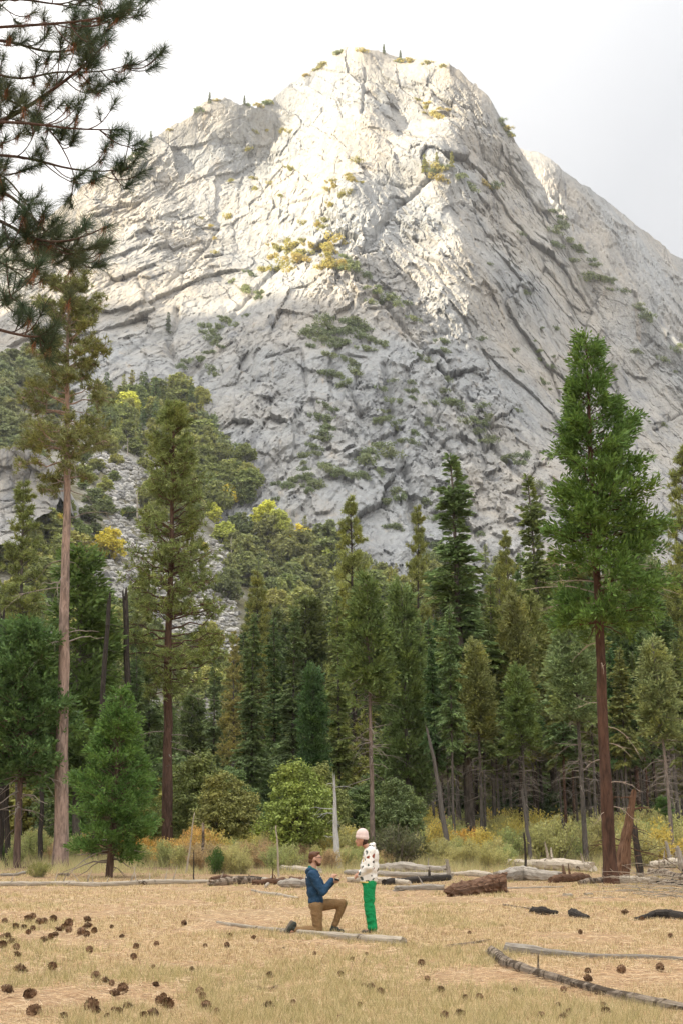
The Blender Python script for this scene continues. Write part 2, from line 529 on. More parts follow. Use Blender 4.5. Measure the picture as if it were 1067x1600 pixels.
def joints(x, z, deg, stretch, seed, k):
    """relief of jointed granite, joints running along deg"""
    wx = 26 * (fbm(x * 0.014, z * 0.014, seed + 50) - 0.5) + 5 * (fbm(x * 0.09, z * 0.09, seed + 51, 3) - 0.5)
    wz = 26 * (fbm(x * 0.014, z * 0.014, seed + 60) - 0.5) + 5 * (fbm(x * 0.09, z * 0.09, seed + 61, 3) - 0.5)
    s, t = rot2(x + wx, z + wz, deg, stretch)
    y = np.zeros(x.shape); e = np.zeros(x.shape)
    broken = sstep(fbm(x * 0.013 + 3, z * 0.010, seed + 90, 4), 0.42, 0.62)          # broken ground against clean slabs
    for size, tilt, off, cr in ((110, 0.13, 0.02, 0.0), (46, 0.26, 0.05, 0.045), (19, 0.44, 0.07, 0.10), (8, 0.48, 0.10, 0.15), (3.6, 0.60, 0.15, 0.18)):
        v, d = facet(s / size, t / size, seed + int(size), tilt, off)
        m = vnoise(x / size * 0.45 + 5, z / size * 0.45, seed + 8 + int(size))
        w = 1.0 if size > 40 else 0.46 + 0.75 * broken
        y = y + size * v * k * (0.5 + 0.8 * m) * w
        e = e + size * cr * np.exp(-(d / 0.035) ** 2) * sstep(m, 0.5, 0.6) * (0.5 + 0.5 * (w if size < 40 else 1))
    # long overlapping ledges (exfoliation sheets) along the joint direction
    for size, amp, sd in ((34, 0.05, 3), (13, 0.13, 4), (6, 0.17, 5)):
        ph = t / size + 1.3 * (fbm(s * 0.02, t * 0.02, seed + sd, 3) - 0.5)
        saw = ph - np.floor(ph)
        m = sstep(fbm(s / size * 0.35, t / size * 0.5, seed + sd + 20, 3), 0.45, 0.62)
        y = y + size * amp * (saw - 0.5) * m * (0.45 + 0.65 * broken)
    # steep narrow fractures
    s2, t2 = rot2(x + wx * 0.6, z + wz * 0.6, 86, 4.5)
    for size, amp in ((15, 0.07), (6, 0.10), (3, 0.12)):
        v, d = facet(s2 / size, t2 / size, seed + 300 + size, 0.25, 1.0)
        m = sstep(fbm(x / size * 0.16 + 9, z / size * 0.10, seed + 310 + size, 3), 0.44, 0.6)
        y = y + size * amp * v * m
    return y + e

def cliff(name, skyline, ctrl, xs, nz, zlow, cracks=(), relief=1.0, seed=100, jag=9.0, fix=None):
    sk = np.array([tuple(at(*p)) for p in skyline])
    order = np.argsort(sk[:, 0]); sk = sk[order]
    zr = np.interp(xs, sk[:, 0], sk[:, 2])
    zr = zr + jag * (fbm(xs * 0.035, xs * 0 + 3.3, seed, 5, 0.6) - 0.5) * 2 * 0.8 + 4.0 * (facet(xs / 11.0, xs * 0, seed + 3, 0.3, 0.6)[0])
    c3 = np.concatenate([np.array([tuple(at(*p)) for p in ctrl]), sk])
    tt = np.linspace(0, 1, nz)
    X = np.repeat(xs[None], nz, 0); Z = zlow + (zr[None] - zlow) * tt[:, None]
    Yb = rbf(c3[:, [0, 2]], c3[:, 1], X, Z)
    wl_ = sstep(-X, 70, 150)                                   # left slabs
    xb = 25 + (560 - Z) * 0.55
    wr_ = sstep(X - xb, -15, 45) * (1 - wl_)
    wc_ = 1 - wl_ - wr_
    rel = wl_ * joints(X, Z, 48, 1.7, seed + 200, 0.8) + wc_ * joints(X, Z, 78, 1.5, seed + 431, 1.1) + wr_ * joints(X, Z, -58, 2.4, seed + 600, 0.95)
    rel = rel + 26 * (fbm(X * 0.011, Z * 0.011, seed + 9, 4) - 0.5) + 2.2 * (fbm(X * 0.12, Z * 0.12, seed + 12, 3) - 0.5)
    for pl, wdt, dep in cracks:
        pts = [(p.x, p.z) for p in (at(*q) for q in pl)]
        d = seg_dist(X + 5 * (fbm(X * 0.05, Z * 0.05, 77) - 0.5), Z + 5 * (fbm(X * 0.05, Z * 0.05, 78) - 0.5), pts)
        rel = rel + dep * np.exp(-(d / wdt) ** 2)
    edge = 1 - 0.75 * sstep(tt, 0.93, 1.0)[:, None]
    Y = Yb + rel * relief * edge
    # the far side falls away behind the skyline
    nb = 26
    bt = np.linspace(0, 1, nb + 1)[1:] ** 1.3
    Xb = np.repeat(xs[None], nb, 0)
    Yk = Y[-1][None] + 8 + bt[:, None] * 900
    Zk = zr[None] - bt[:, None] * (zr[None] * 0.95) * (0.25 + 0.75 * bt[:, None]) + 14 * (fbm(Xb * 0.03, Yk * 0.03, seed + 40) - 0.5) * bt[:, None]
    X = np.concatenate([X, Xb]); Y = np.concatenate([Y, Yk]); Z = np.concatenate([Z, Zk])
    n, k = X.shape
    i = np.arange((n - 1) * k).reshape(n - 1, k)[:, :-1]
    q = np.stack([i, i + 1, i + k + 1, i + k], -1).reshape(-1, 4)
    V = np.stack([X, Y, Z], -1).reshape(-1, 3)
    return V, nz * k, mesh_np(name, V, q, None, M['granite'], False)

SKY = [(-500, 640, 1420), (-300, 560, 1420), (-150, 480, 1420), (-60, 425, 1425), (40, 370, 1430), (130, 292, 1440), (190, 255, 1448), (235, 218, 1455), (300, 178, 1460),
       (330, 156, 1460), (350, 150, 1462), (375, 160, 1470), (400, 166, 1475), (415, 160, 1485), (432, 146, 1495), (470, 116, 1500), (500, 100, 1500),
       (528, 77, 1490), (545, 72, 1480), (565, 75, 1470), (600, 80, 1490), (622, 91, 1500), (650, 91, 1490), (680, 94, 1475), (692, 102, 1470), (702, 97, 1465), (714, 107, 1470),
       (740, 130, 1480), (762, 148, 1485), (780, 180, 1490), (800, 212, 1490), (820, 245, 1485), (850, 295, 1470), (900, 385, 1460), (970, 450, 1465), (1067, 540, 1460), (1200, 640, 1450), (1500, 800, 1400)]
CTRL = [(570, 180, 1400), (560, 290, 1310), (520, 395, 1225), (540, 470, 1160), (560, 550, 1105), (565, 650, 1040), (570, 780, 960), (600, 880, 905),
        (695, 190, 1405), (690, 270, 1350), (715, 390, 1285), (735, 480, 1235), (630, 200, 1440), (630, 300, 1365), (640, 380, 1300), (650, 450, 1245),
        (420, 200, 1490), (395, 260, 1465), (370, 320, 1430), (430, 330, 1400), (490, 300, 1360), (500, 200, 1440), (440, 400, 1350), (470, 380, 1330),
        (430, 425, 1310), (375, 475, 1250), (315, 550, 1165), (285, 600, 1115), (250, 660, 1070),
        (150, 320, 1415), (250, 300, 1425), (320, 330, 1428), (180, 400, 1340), (260, 400, 1352), (320, 430, 1330), (90, 440, 1300), (230, 490, 1245), (270, 530, 1220),
        (180, 560, 1150), (100, 560, 1170), (40, 520, 1230), (200, 640, 1070), (100, 650, 1080), (0, 650, 1100),
        (800, 300, 1465), (800, 400, 1390), (800, 500, 1315), (900, 470, 1435), (900, 560, 1370), (1000, 560, 1440), (750, 600, 1170), (700, 560, 1180), (640, 560, 1120), (650, 640, 1065),
        (900, 660, 1280), (1067, 680, 1400), (1067, 820, 1230), (850, 760, 1060), (760, 700, 1090), (700, 720, 1040), (700, 800, 985), (700, 880, 925), (850, 880, 960), (1000, 900, 1070),
        (400, 520, 1150), (430, 600, 1080), (350, 640, 1070), (450, 700, 1000), (350, 720, 1005), (400, 780, 950), (480, 850, 910), (480, 500, 1150), (500, 600, 1065), (500, 760, 960)]
CR = [([(590, 455, 1180), (640, 510, 1160), (690, 570, 1130), (745, 650, 1090), (800, 715, 1060), (850, 770, 1040)], 2.6, 9),
      ([(600, 560, 1090), (612, 640, 1040), (620, 690, 1010), (640, 760, 970), (655, 860, 930)], 3.0, 10),
      ([(650, 660, 1060), (690, 690, 1040), (720, 715, 1030)], 2.0, 7),
      ([(435, 410, 1310), (375, 475, 1250), (330, 540, 1180), (290, 590, 1120)], 4.0, 10),
      ([(480, 690, 1000), (440, 715, 1000), (410, 740, 980), (370, 775, 960)], 1.6, 4),
      ([(560, 560, 1090), (550, 620, 1060), (590, 700, 1010)], 1.5, 5), ([(545, 600, 1060), (575, 690, 1010), (580, 760, 970)], 1.5, 5),
      ([(275, 470, 1250), (262, 530, 1200), (280, 580, 1150)], 3.0, 10), ([(260, 440, 1290), (300, 400, 1330), (345, 350, 1410)], 1.5, 4),
      ([(570, 100, 1460), (566, 180, 1410)], 1.6, 5), ([(690, 260, 1350), (620, 330, 1340), (560, 400, 1230)], 3.0, 8),
      ([(590, 285, 1340), (660, 290, 1350), (700, 265, 1350), (760, 290, 1390)], 2.0, 4),
      ([(730, 130, 1470), (760, 260, 1420), (800, 380, 1350), (860, 500, 1300)], 1.6, 3.5), ([(760, 330, 1390), (860, 480, 1330), (960, 620, 1260)], 1.5, 3.5),
      ([(660, 400, 1290), (740, 520, 1220), (830, 620, 1160), (900, 720, 1130)], 1.5, 3), ([(150, 560, 1080), (230, 480, 1190)], 1.5, 4),
      ([(420, 560, 1120), (470, 540, 1110), (480, 610, 1060)], 1.5, 5), ([(800, 240, 1480), (880, 360, 1430), (960, 460, 1380)], 1.6, 4)]
xs_m = np.concatenate([np.linspace(-900, -375, 45), np.arange(-370, 430, 1.2), np.linspace(436, 1000, 45)])
MV, n_front, me = cliff('mountain', SKY, CTRL, xs_m, 600, -15.0, CR)
tag(obj('mountain', me), 'pale granite peak with a sunlit upper left face', 'mountain', kind='structure')
SKY2 = [(600, 200, 1900), (760, 205, 1900), (800, 222, 1900), (818, 232, 1900), (845, 240, 1900), (880, 266, 1900), (940, 310, 1960), (1000, 356, 2020), (1040, 386, 2070), (1067, 404, 2100), (1150, 455, 2180), (1300, 540, 2300), (1600, 700, 2500)]
CTRL2 = [(820, 400, 1780), (950, 450, 1850), (1067, 500, 1960), (1067, 640, 1850), (900, 640, 1680), (760, 700, 1560), (1300, 700, 2050)]
_, _, me = cliff('mountain_shoulder', SKY2, CTRL2, np.concatenate([np.linspace(60, 210, 40), np.arange(212, 520, 1.8), np.linspace(526, 1100, 40)]), 240, -15.0, (), 0.9, 900)
tag(obj('mountain_shoulder', me), 'brownish granite shoulder falling behind the peak to the right', 'mountain', kind='structure')

# the opposite valley wall, outside the view to the left: it keeps the evening sun off the valley
def valley_wall():
    d = Vector((SUN_H.x, SUN_H.y)); pr = Vector((-d.y, d.x))
    c = Vector((0, 1250)) + d * 2700
    ss = np.linspace(-2900, 2900, 70); ts = np.linspace(-1.25, 1.25, 30)
    S, T = np.meshgrid(ss, ts)
    top = 430 + 2700 * math.tan(SUN_EL) + 110 * (fbm(S * 0.0018, S * 0 + 1, 5, 5) - 0.5) * 2
    Zv = top * (1 - np.abs(T) ** 1.2) - 30 + 60 * (fbm(S * 0.004, T * 5, 8) - 0.5)
    Zv = np.maximum(Zv, -30.0)
    off = T * 900
    X = c.x + pr.x * S + d.x * off; Y = c.y + pr.y * S + d.y * off
    n, k = X.shape
    i = np.arange((n - 1) * k).reshape(n - 1, k)[:, :-1]
    q = np.stack([i, i + 1, i + k + 1, i + k], -1).reshape(-1, 4)
    return mesh_np('valley_wall', np.stack([X, Y, Zv], -1).reshape(-1, 3), q, None, M['granite'])
tag(obj('valley_wall', valley_wall()), 'far western valley wall out of view', 'mountain', kind='structure')

# where a photograph position meets the mountain
_fr = MV[:n_front]
_dy = _fr[:, 1] * CP + (_fr[:, 2] - CAMH) * SP
_UV = np.stack([CX + F * _fr[:, 0] / _dy, CY - F * (-_fr[:, 1] * SP + (_fr[:, 2] - CAMH) * CP) / _dy], 1)
def on_cliff(u, v):
    d = (_UV[:, 0] - u) ** 2 + (_UV[:, 1] - v) ** 2
    c = np.nonzero(d < max(9.0, d.min() * 1.5 + 1))[0]
    return Vector(_fr[c[np.argmin(_fr[c, 1])]])
# ------------------------------------------------------------------ trees: one mesh per part of each kind, shared by its copies
def branch_set(rng, H, z0, z1, n, width, up0, up1, droop, bend=0.0, lopsided=0.0):
    """n branch curves leaving a trunk between z0*H and z1*H; width(t) is the reach"""
    t = np.sort(rng.random(n)) ** 0.92
    z = H * (z0 + (z1 - z0) * t)
    az = rng.random(n) * 2 * math.pi
    L = width(t) * rng.uniform(0.62, 1.12, n) * (1 + lopsided * np.cos(az))
    up = up0 + (up1 - up0) * t + rng.normal(0, 0.08, n)
    return t, z, az, np.maximum(L, 0.12), up, droop * rng.uniform(0.6, 1.4, n)

def branch_curve(z, az, L, up, dr, s):
    """points at fraction s (n,k) along each branch"""
    r = s * L[:, None]
    zz = z[:, None] + L[:, None] * (up[:, None] * s - dr[:, None] * s * s)
    return np.stack([np.cos(az)[:, None] * r, np.sin(az)[:, None] * r, zz], -1)

def trunk_geo(H, r0, rng, lean=0.0, sides=10, rough=0.06, flare=1.2, top=0.02):
    S = 22
    t = np.linspace(0, 1, S)
    wob = np.cumsum(rng.normal(0, 0.0009 * H, (S, 2)), 0); wob -= np.outer(t, wob[-1])
    P = np.stack([wob[:, 0], wob[:, 1], t * H - 0.15], -1)[None]
    R = (r0 * (1 - t) ** 0.85 + top)[None] * (1 + (flare - 1) * np.exp(-t * 45))[None]
    g = Geo(); V, q, tr, U = tubes(P, R, sides, False, rough, 3)
    g.add(V, q, tr, U)
    return g, P[0], R[0]

def dead_twigs(g, rng, H, z0, z1, n, L0, L1, droop, r=0.022, sides=4, trunk=None):
    t = rng.random(n); z = H * (z0 + (z1 - z0) * t)
    az = rng.random(n) * 2 * math.pi
    L = rng.uniform(L0, L1, n); up = rng.uniform(-0.25, 0.3, n)
    s = np.linspace(0.0, 1, 6)[None].repeat(n, 0)
    P = branch_curve(z, az, L, up, droop * rng.uniform(0.3, 1.5, n), s)
    P[:, 1:] += np.cumsum(rng.normal(0, 0.035, (n, 5, 3)) * L[:, None, None], 1)
    V, q, tr, U = tubes(P, r * (1 - s * 0.8) * rng.uniform(0.6, 1.4, (n, 1)), sides)
    g.add(V, q, tr, U)
    # forked ends
    k = n
    i = rng.integers(0, n, k); j = rng.integers(2, 5, k)
    st = P[i, j]; d = unit(P[i, j + 1] - P[i, j]) + rng.normal(0, 0.55, (k, 3))
    ll = L[i][:, None] * rng.uniform(0.2, 0.5, (k, 1))
    Q = st[:, None] + d[:, None] * ll[:, None] * np.linspace(0, 1, 4)[None, :, None]
    Q[..., 2] -= (np.linspace(0, 1, 4) ** 2)[None] * ll * 0.3
    V, q, tr, U = tubes(Q, (r * 0.5 * (1 - np.linspace(0, 0.8, 4)))[None].repeat(k, 0), 3)
    g.add(V, q, tr, U)

def fir(seed, H, z0, wid, nb, per, r0, kl=0.42, kw=0.10, dead=0, needle_up=0.0, tops=1.0):
    """layered conifer with flat drooping fronds"""
    rng = np.random.default_rng(seed)
    tg, tp, trr = trunk_geo(H, r0, rng)
    prof = lambda t: wid * ((1 - t) ** 0.6) * (0.72 + 0.28 * np.sin(t * 23 + seed)) + 0.14
    t, z, az, L, up, dr = branch_set(rng, H, z0, 0.99, nb, prof, 0.02, 0.75, 0.34)
    s = np.linspace(0.0, 1, 5)[None].repeat(nb, 0)
    wood = Geo(); P = branch_curve(z, az, L, up, dr, s)
    V, q, tr, U = tubes(P, (0.012 + 0.014 * L)[:, None] * (1 - 0.8 * s), 3); wood.add(V, q, tr, U)
    dg_ = Geo()
    if dead: dead_twigs(dg_, rng, H, max(0.04, z0 * 0.25), z0 + 0.1, dead, 0.6, 2.2, 0.4)
    nl = np.maximum((per * L / wid).astype(int), 5)
    i = np.repeat(np.arange(nb), nl); n = len(i)
    sv = rng.random(n) ** 0.75
    p = branch_curve(z[i], az[i], L[i], up[i], dr[i], sv[:, None])[:, 0]
    ca, sa = np.cos(az[i]), np.sin(az[i])
    out = np.stack([ca, sa, up[i] - 2 * dr[i] * sv], -1); side = np.stack([-sa, ca, np.zeros(n)], -1)
    sg = rng.choice([-1.0, 1.0], n)[:, None]
    spread = (L[i] * 0.36 * (1 - sv * 0.7))[:, None] * rng.random((n, 1))
    p = p + side * sg * spread + np.stack([np.zeros(n), np.zeros(n), -0.22 * spread[:, 0] + rng.normal(0, 0.05, n)], -1)
    d = unit(out) * 0.8 + side * sg * rng.uniform(0.1, 0.9, (n, 1)) + rng.normal(0, 0.16, (n, 3)); d[:, 2] += needle_up - 0.08
    N = np.array([0, 0, 1.0]) + rng.normal(0, 0.85, (n, 3))
    fol = Geo(); V, q = kites(p, d, N, kl * rng.uniform(0.6, 1.35, n) * (0.6 + 0.4 * (1 - t[i])), kw * rng.uniform(0.7, 1.5, n)); fol.add(V, q)
    return tg, wood, fol, dg_

def pine(seed, H, z0, wid, nb, tufts, needles, r0, nl=0.30, nw=0.035, dead=12, conical=0.8, sparse=0.5):
    """long-needled pine: tufts gathered on bare limbs"""
    rng = np.random.default_rng(seed)
    tg, tp, trr = trunk_geo(H, r0, rng)
    prof = lambda t: wid * (np.minimum(1.0, 0.62 + 2.2 * t) * (1 - t) ** conical) + 0.3
    t, z, az, L, up, dr = branch_set(rng, H, z0, 0.985, nb, prof, -0.05, 0.8, 0.12)
    s = np.linspace(0.0, 1, 6)[None].repeat(nb, 0)
    wood = Geo(); P = branch_curve(z, az, L, up, dr - 0.18, s); P[:, 2:] += rng.normal(0, 0.05, (nb, 4, 3)) * L[:, None, None]
    V, q, tr, U = tubes(P, (0.015 + 0.016 * L)[:, None] * (1 - 0.75 * s), 4); wood.add(V, q, tr, U)
    dg_ = Geo()
    if dead: dead_twigs(dg_, rng, H, z0 * 0.55, z0 + 0.15, dead, 0.8, 2.6, 0.25, 0.03)
    nt_ = np.maximum((tufts * np.sqrt(L / wid)).astype(int), 2)
    i = np.repeat(np.arange(nb), nt_); n = len(i)
    sv = 1 - (rng.random(n) ** 1.3) * sparse
    k = np.minimum((sv * 5).astype(int), 4); f = (sv * 5 - k)[:, None]
    c = P[i, k] * (1 - f) + P[i, k + 1] * f
    off = rng.normal(0, 1, (n, 3)) * np.array([0.13, 0.13, 0.08]) * L[i][:, None]
    c2 = c + off
    V, q, tr, U = tubes(np.stack([c, (c + c2) / 2 - np.array([0, 0, 0.04]), c2], 1), np.array([[0.018, 0.012, 0.008]]).repeat(n, 0), 3); wood.add(V, q, tr, U)
    ax = unit(off + np.stack([np.cos(az[i]), np.sin(az[i]), np.full(n, 0.6)], -1) * 0.25)
    j = np.repeat(np.arange(n), needles); m = len(j)
    d = unit(rdir(m, rng) + ax[j] * 0.65); d[:, 2] += 0.12
    fol = Geo(); V, tr = spikes(c2[j] - d * 0.02 + rng.normal(0, 0.05, (m, 3)), d, rdir(m, rng), nl * rng.uniform(0.7, 1.2, m), nw); fol.add(V, None, tr)
    return tg, wood, fol, dg_

def cedar(seed, H, z0, wid, nb, sprays, leaves, r0, kl=0.2, kw=0.07, dead=10, round_=0.62, lopsided=0.0, up=0.15, tip=0.4, inner=0.8):
    """incense cedar: dense upturned sprays in rounded masses"""
    rng = np.random.default_rng(seed)
    tg, tp, trr = trunk_geo(H, r0, rng, flare=1.3)
    prof = lambda t: wid * (np.minimum(1.0, 0.6 + 2.2 * t) * np.maximum(1 - t, 0) ** round_) * (0.9 + 0.1 * np.sin(t * 11 + seed)) + 0.1
    t, z, az, L, upv, dr = branch_set(rng, H, z0, 0.995, nb, prof, up - 0.15, 0.9, 0.12, lopsided=lopsided)
    s = np.linspace(0.0, 1, 6)[None].repeat(nb, 0)
    wood = Geo(); P = branch_curve(z, az, L, upv, dr, s); P[:, 2:] += rng.normal(0, 0.03, (nb, 4, 3)) * L[:, None, None]
    P[:, :, 2] += (s ** 3) * 0.18 * L[:, None]
    V, q, tr, U = tubes(P, (0.01 + 0.014 * L)[:, None] * (1 - 0.8 * s), 4); wood.add(V, q, tr, U)
    dg_ = Geo()
    if dead: dead_twigs(dg_, rng, H, z0 * 0.5, z0 + 0.12, dead, 0.7, 2.4, 0.3, 0.03)
    ns = np.maximum((sprays * L / wid).astype(int), 3)
    i = np.repeat(np.arange(nb), ns); n = len(i)
    sv = 1 - rng.random(n) ** 1.25 * inner
    k = np.minimum((sv * 5).astype(int), 4); f = (sv * 5 - k)[:, None]
    c = P[i, k] * (1 - f) + P[i, k + 1] * f + rng.normal(0, 1, (n, 3)) * np.array([0.13, 0.13, 0.07]) * (L[i] * (1.15 - 0.5 * sv))[:, None]
    o = unit(np.stack([np.cos(az[i]), np.sin(az[i]), np.full(n, 0.0)], -1) + rng.normal(0, 0.5, (n, 3)))
    ax = unit(o + np.array([0, 0, tip]))                     # each spray is a fan turning up at its tip
    nrm = unit(np.cross(ax, rdir(n, rng)))
    sd = np.cross(nrm, ax)
    j = np.repeat(np.arange(n), leaves); m = len(j)
    a = rng.normal(0, 0.55, (m, 1)); q0 = rng.random((m, 1))
    fl = kl * 1.9
    p = c[j] + ax[j] * (q0 * fl) + sd[j] * (a * 0.45 * fl * (0.3 + q0)) + rng.normal(0, 0.025, (m, 3))
    d = unit(ax[j] + sd[j] * a + rng.normal(0, 0.25, (m, 3)))
    fol = Geo(); V, qq = kites(p, d, nrm[j] + rng.normal(0, 0.4, (m, 3)), kl * rng.uniform(0.6, 1.3, m), kw * rng.uniform(0.7, 1.4, m)); fol.add(V, qq)
    return tg, wood, fol, dg_

def broadleaf(seed, H, wid, n_clump, leaves, r0, ls=0.16, low=0.15, flat=1.0):
    """round tree: limbs that fork into many leaf clumps"""
    rng = np.random.default_rng(seed)
    tg, tp, trr = trunk_geo(H * 0.6, r0, rng, sides=7)
    d = rdir(n_clump, rng); rr = rng.random(n_clump) ** 0.45
    c = d * rr[:, None] * np.array([wid, wid, H * (1 - low) * 0.5 * flat]); c[:, 2] += H * (low + (1 - low) * 0.5)
    c[:, :2] *= (1 - 0.45 * np.clip((c[:, 2:3] / H - 0.5) * 2, -0.3, 1))
    c += 0.12 * wid * np.sin(c[:, [1, 2, 0]] * 3.1 / wid + seed)
    st = np.stack([rng.normal(0, 0.03 * wid, n_clump), rng.normal(0, 0.03 * wid, n_clump), np.clip(c[:, 2] * rng.uniform(0.3, 0.75, n_clump), H * 0.08, H * 0.58)], -1)
    nbz = min(n_clump, 90)
    mid = (st + c) / 2 + rng.normal(0, 0.06 * wid, (n_clump, 3))
    wood = Geo(); V, q, tr, U = tubes(np.stack([st, mid, c], 1)[:nbz], np.array([[0.02, 0.014, 0.006]]).repeat(nbz, 0) * max(1.0, wid / 2), 4); wood.add(V, q, tr, U)
    j = np.repeat(np.arange(n_clump), leaves); m = len(j)
    cs = wid * 0.17
    off = rdir(m, rng) * (rng.random((m, 1)) ** 0.5) * cs * rng.uniform(0.7, 1.4, n_clump)[j][:, None]; off[:, 2] *= 0.7
    N = unit(off) + np.array([0, 0, 0.7]) + rng.normal(0, 0.5, (m, 3))
    dd = np.cross(N, rdir(m, rng))
    fol = Geo(); V, qq = kites(c[j] + off, dd, N, ls * rng.uniform(0.7, 1.3, m), ls * 0.62 * rng.uniform(0.7, 1.3, m)); fol.add(V, qq)
    return tg, wood, fol

PROTO = {}
def proto(key, H, geos, fmat='needles', bmat='bark'):
    tg, wood, fol = geos[:3]; dg_ = geos[3] if len(geos) > 3 else None
    PROTO[key] = (H, tg.mesh(key + '_trunk', M[bmat], True), wood.mesh(key + '_limbs', M['bark']) if wood and wood.n else None, fol.mesh(key + '_crown', M[fmat]), dg_.mesh(key + '_dead_branches', M['twig']) if dg_ and dg_.n else None)

proto('fir', 28.0, fir(1, 28, 0.24, 2.7, 380, 105, 0.27, 0.52, 0.15, 40))
proto('fir_b', 28.0, fir(2, 28, 0.18, 2.5, 340, 100, 0.22, 0.52, 0.15, 24))
proto('fir_high', 26.0, fir(3, 26, 0.44, 2.4, 250, 100, 0.19, 0.5, 0.15, 70))
proto('pine', 28.0, pine(4, 28, 0.34, 3.3, 230, 17, 13, 0.32, 0.36, 0.06, 30, 0.7))
proto('pine_b', 28.0, pine(5, 28, 0.26, 2.6, 230, 14, 13, 0.26, 0.36, 0.065, 30, 0.75))
proto('pine_sparse', 28.0, pine(6, 28, 0.62, 2.0, 95, 26, 16, 0.33, 0.27, 0.05, 26, 0.3, 0.42))
proto('cedar', 18.0, cedar(7, 18, 0.18, 2.4, 260, 17, 10, 0.18, 0.34, 0.13, 14))
proto('cedar_high', 20.0, cedar(8, 20, 0.54, 2.2, 150, 18, 10, 0.18, 0.34, 0.13, 60))
proto('broad', 6.0, broadleaf(9, 6, 2.1, 380, 42, 0.07, 0.17, 0.03))
proto('oak', 10.0, broadleaf(10, 10, 4.6, 110, 30, 0.25, 1.0, 0.02), 'leaves')
proto('oak_b', 10.0, broadleaf(12, 10, 4.0, 100, 30, 0.25, 0.95, 0.05, 1.1), 'leaves')
proto('far_fir', 16.0, fir(13, 16, 0.04, 2.6, 130, 22, 0.2, 1.0, 0.42))

TREE_N = [0]
def tree(key, name, loc, top, label, cat, group=None, fcol=(0.05, 0.09, 0.03), bcol=(0.16, 0.13, 0.11), wscale=1.0, rz=None, foliage=True):
    """a thing > trunk, limbs, crown; top is the point its tip reaches"""
    H0, tm, wm, fm, dm = PROTO[key]
    loc, top = Vector(loc), Vector(top)
    ax = top - loc; h = ax.length
    TREE_N[0] += 1
    rz = random.uniform(0, 6.28) if rz is None else rz
    sc = h / H0
    e = empty(name, loc, label, cat, group, (Vector((0, 0, 1)).rotation_difference(ax).to_matrix().to_4x4() @ Matrix.Rotation(rz, 4, 'Z')).to_euler(), (sc * wscale, sc * wscale, sc))
    j = random.uniform(0.88, 1.12)
    obj('trunk', tm, e, bcol)
    if wm: obj('limbs', wm, e, tuple(x * 1.25 for x in bcol))['kind'] = 'stuff'
    if dm: obj('dead_branches', dm, e)['kind'] = 'stuff'
    if foliage: obj('crown', fm, e, tuple(x * j * 1.62 for x in fcol))['kind'] = 'stuff'
    return e

def stand(key, name, ub, Y, ut, vt, label, group=None, fcol=(0.05, 0.09, 0.03), bcol=(0.15, 0.125, 0.105), w=1.0, cat='tree', rz=None):
    """a tree on the flat, by base position, distance and tip position in the photograph"""
    b = at(ub, 1300, Y); b.z = gz(b.x, Y)
    return tree(key, name, b, at(ut, vt, Y), label, cat, group, fcol, bcol, w, rz)

G_FIR = (0.085, 0.125, 0.050); G_FIRB = (0.085, 0.122, 0.052); G_PINE = (0.12, 0.145, 0.048); G_PINEY = (0.15, 0.165, 0.052)
G_CED = (0.075, 0.14, 0.038); G_CEDD = (0.055, 0.095, 0.036); G_OLIVE = (0.15, 0.155, 0.05); G_YEL = (0.38, 0.26, 0.03)
B_PINE = (0.27, 0.195, 0.155); B_RED = (0.14, 0.085, 0.062); B_GREY = (0.15, 0.135, 0.12); B_DARK = (0.075, 0.06, 0.05)

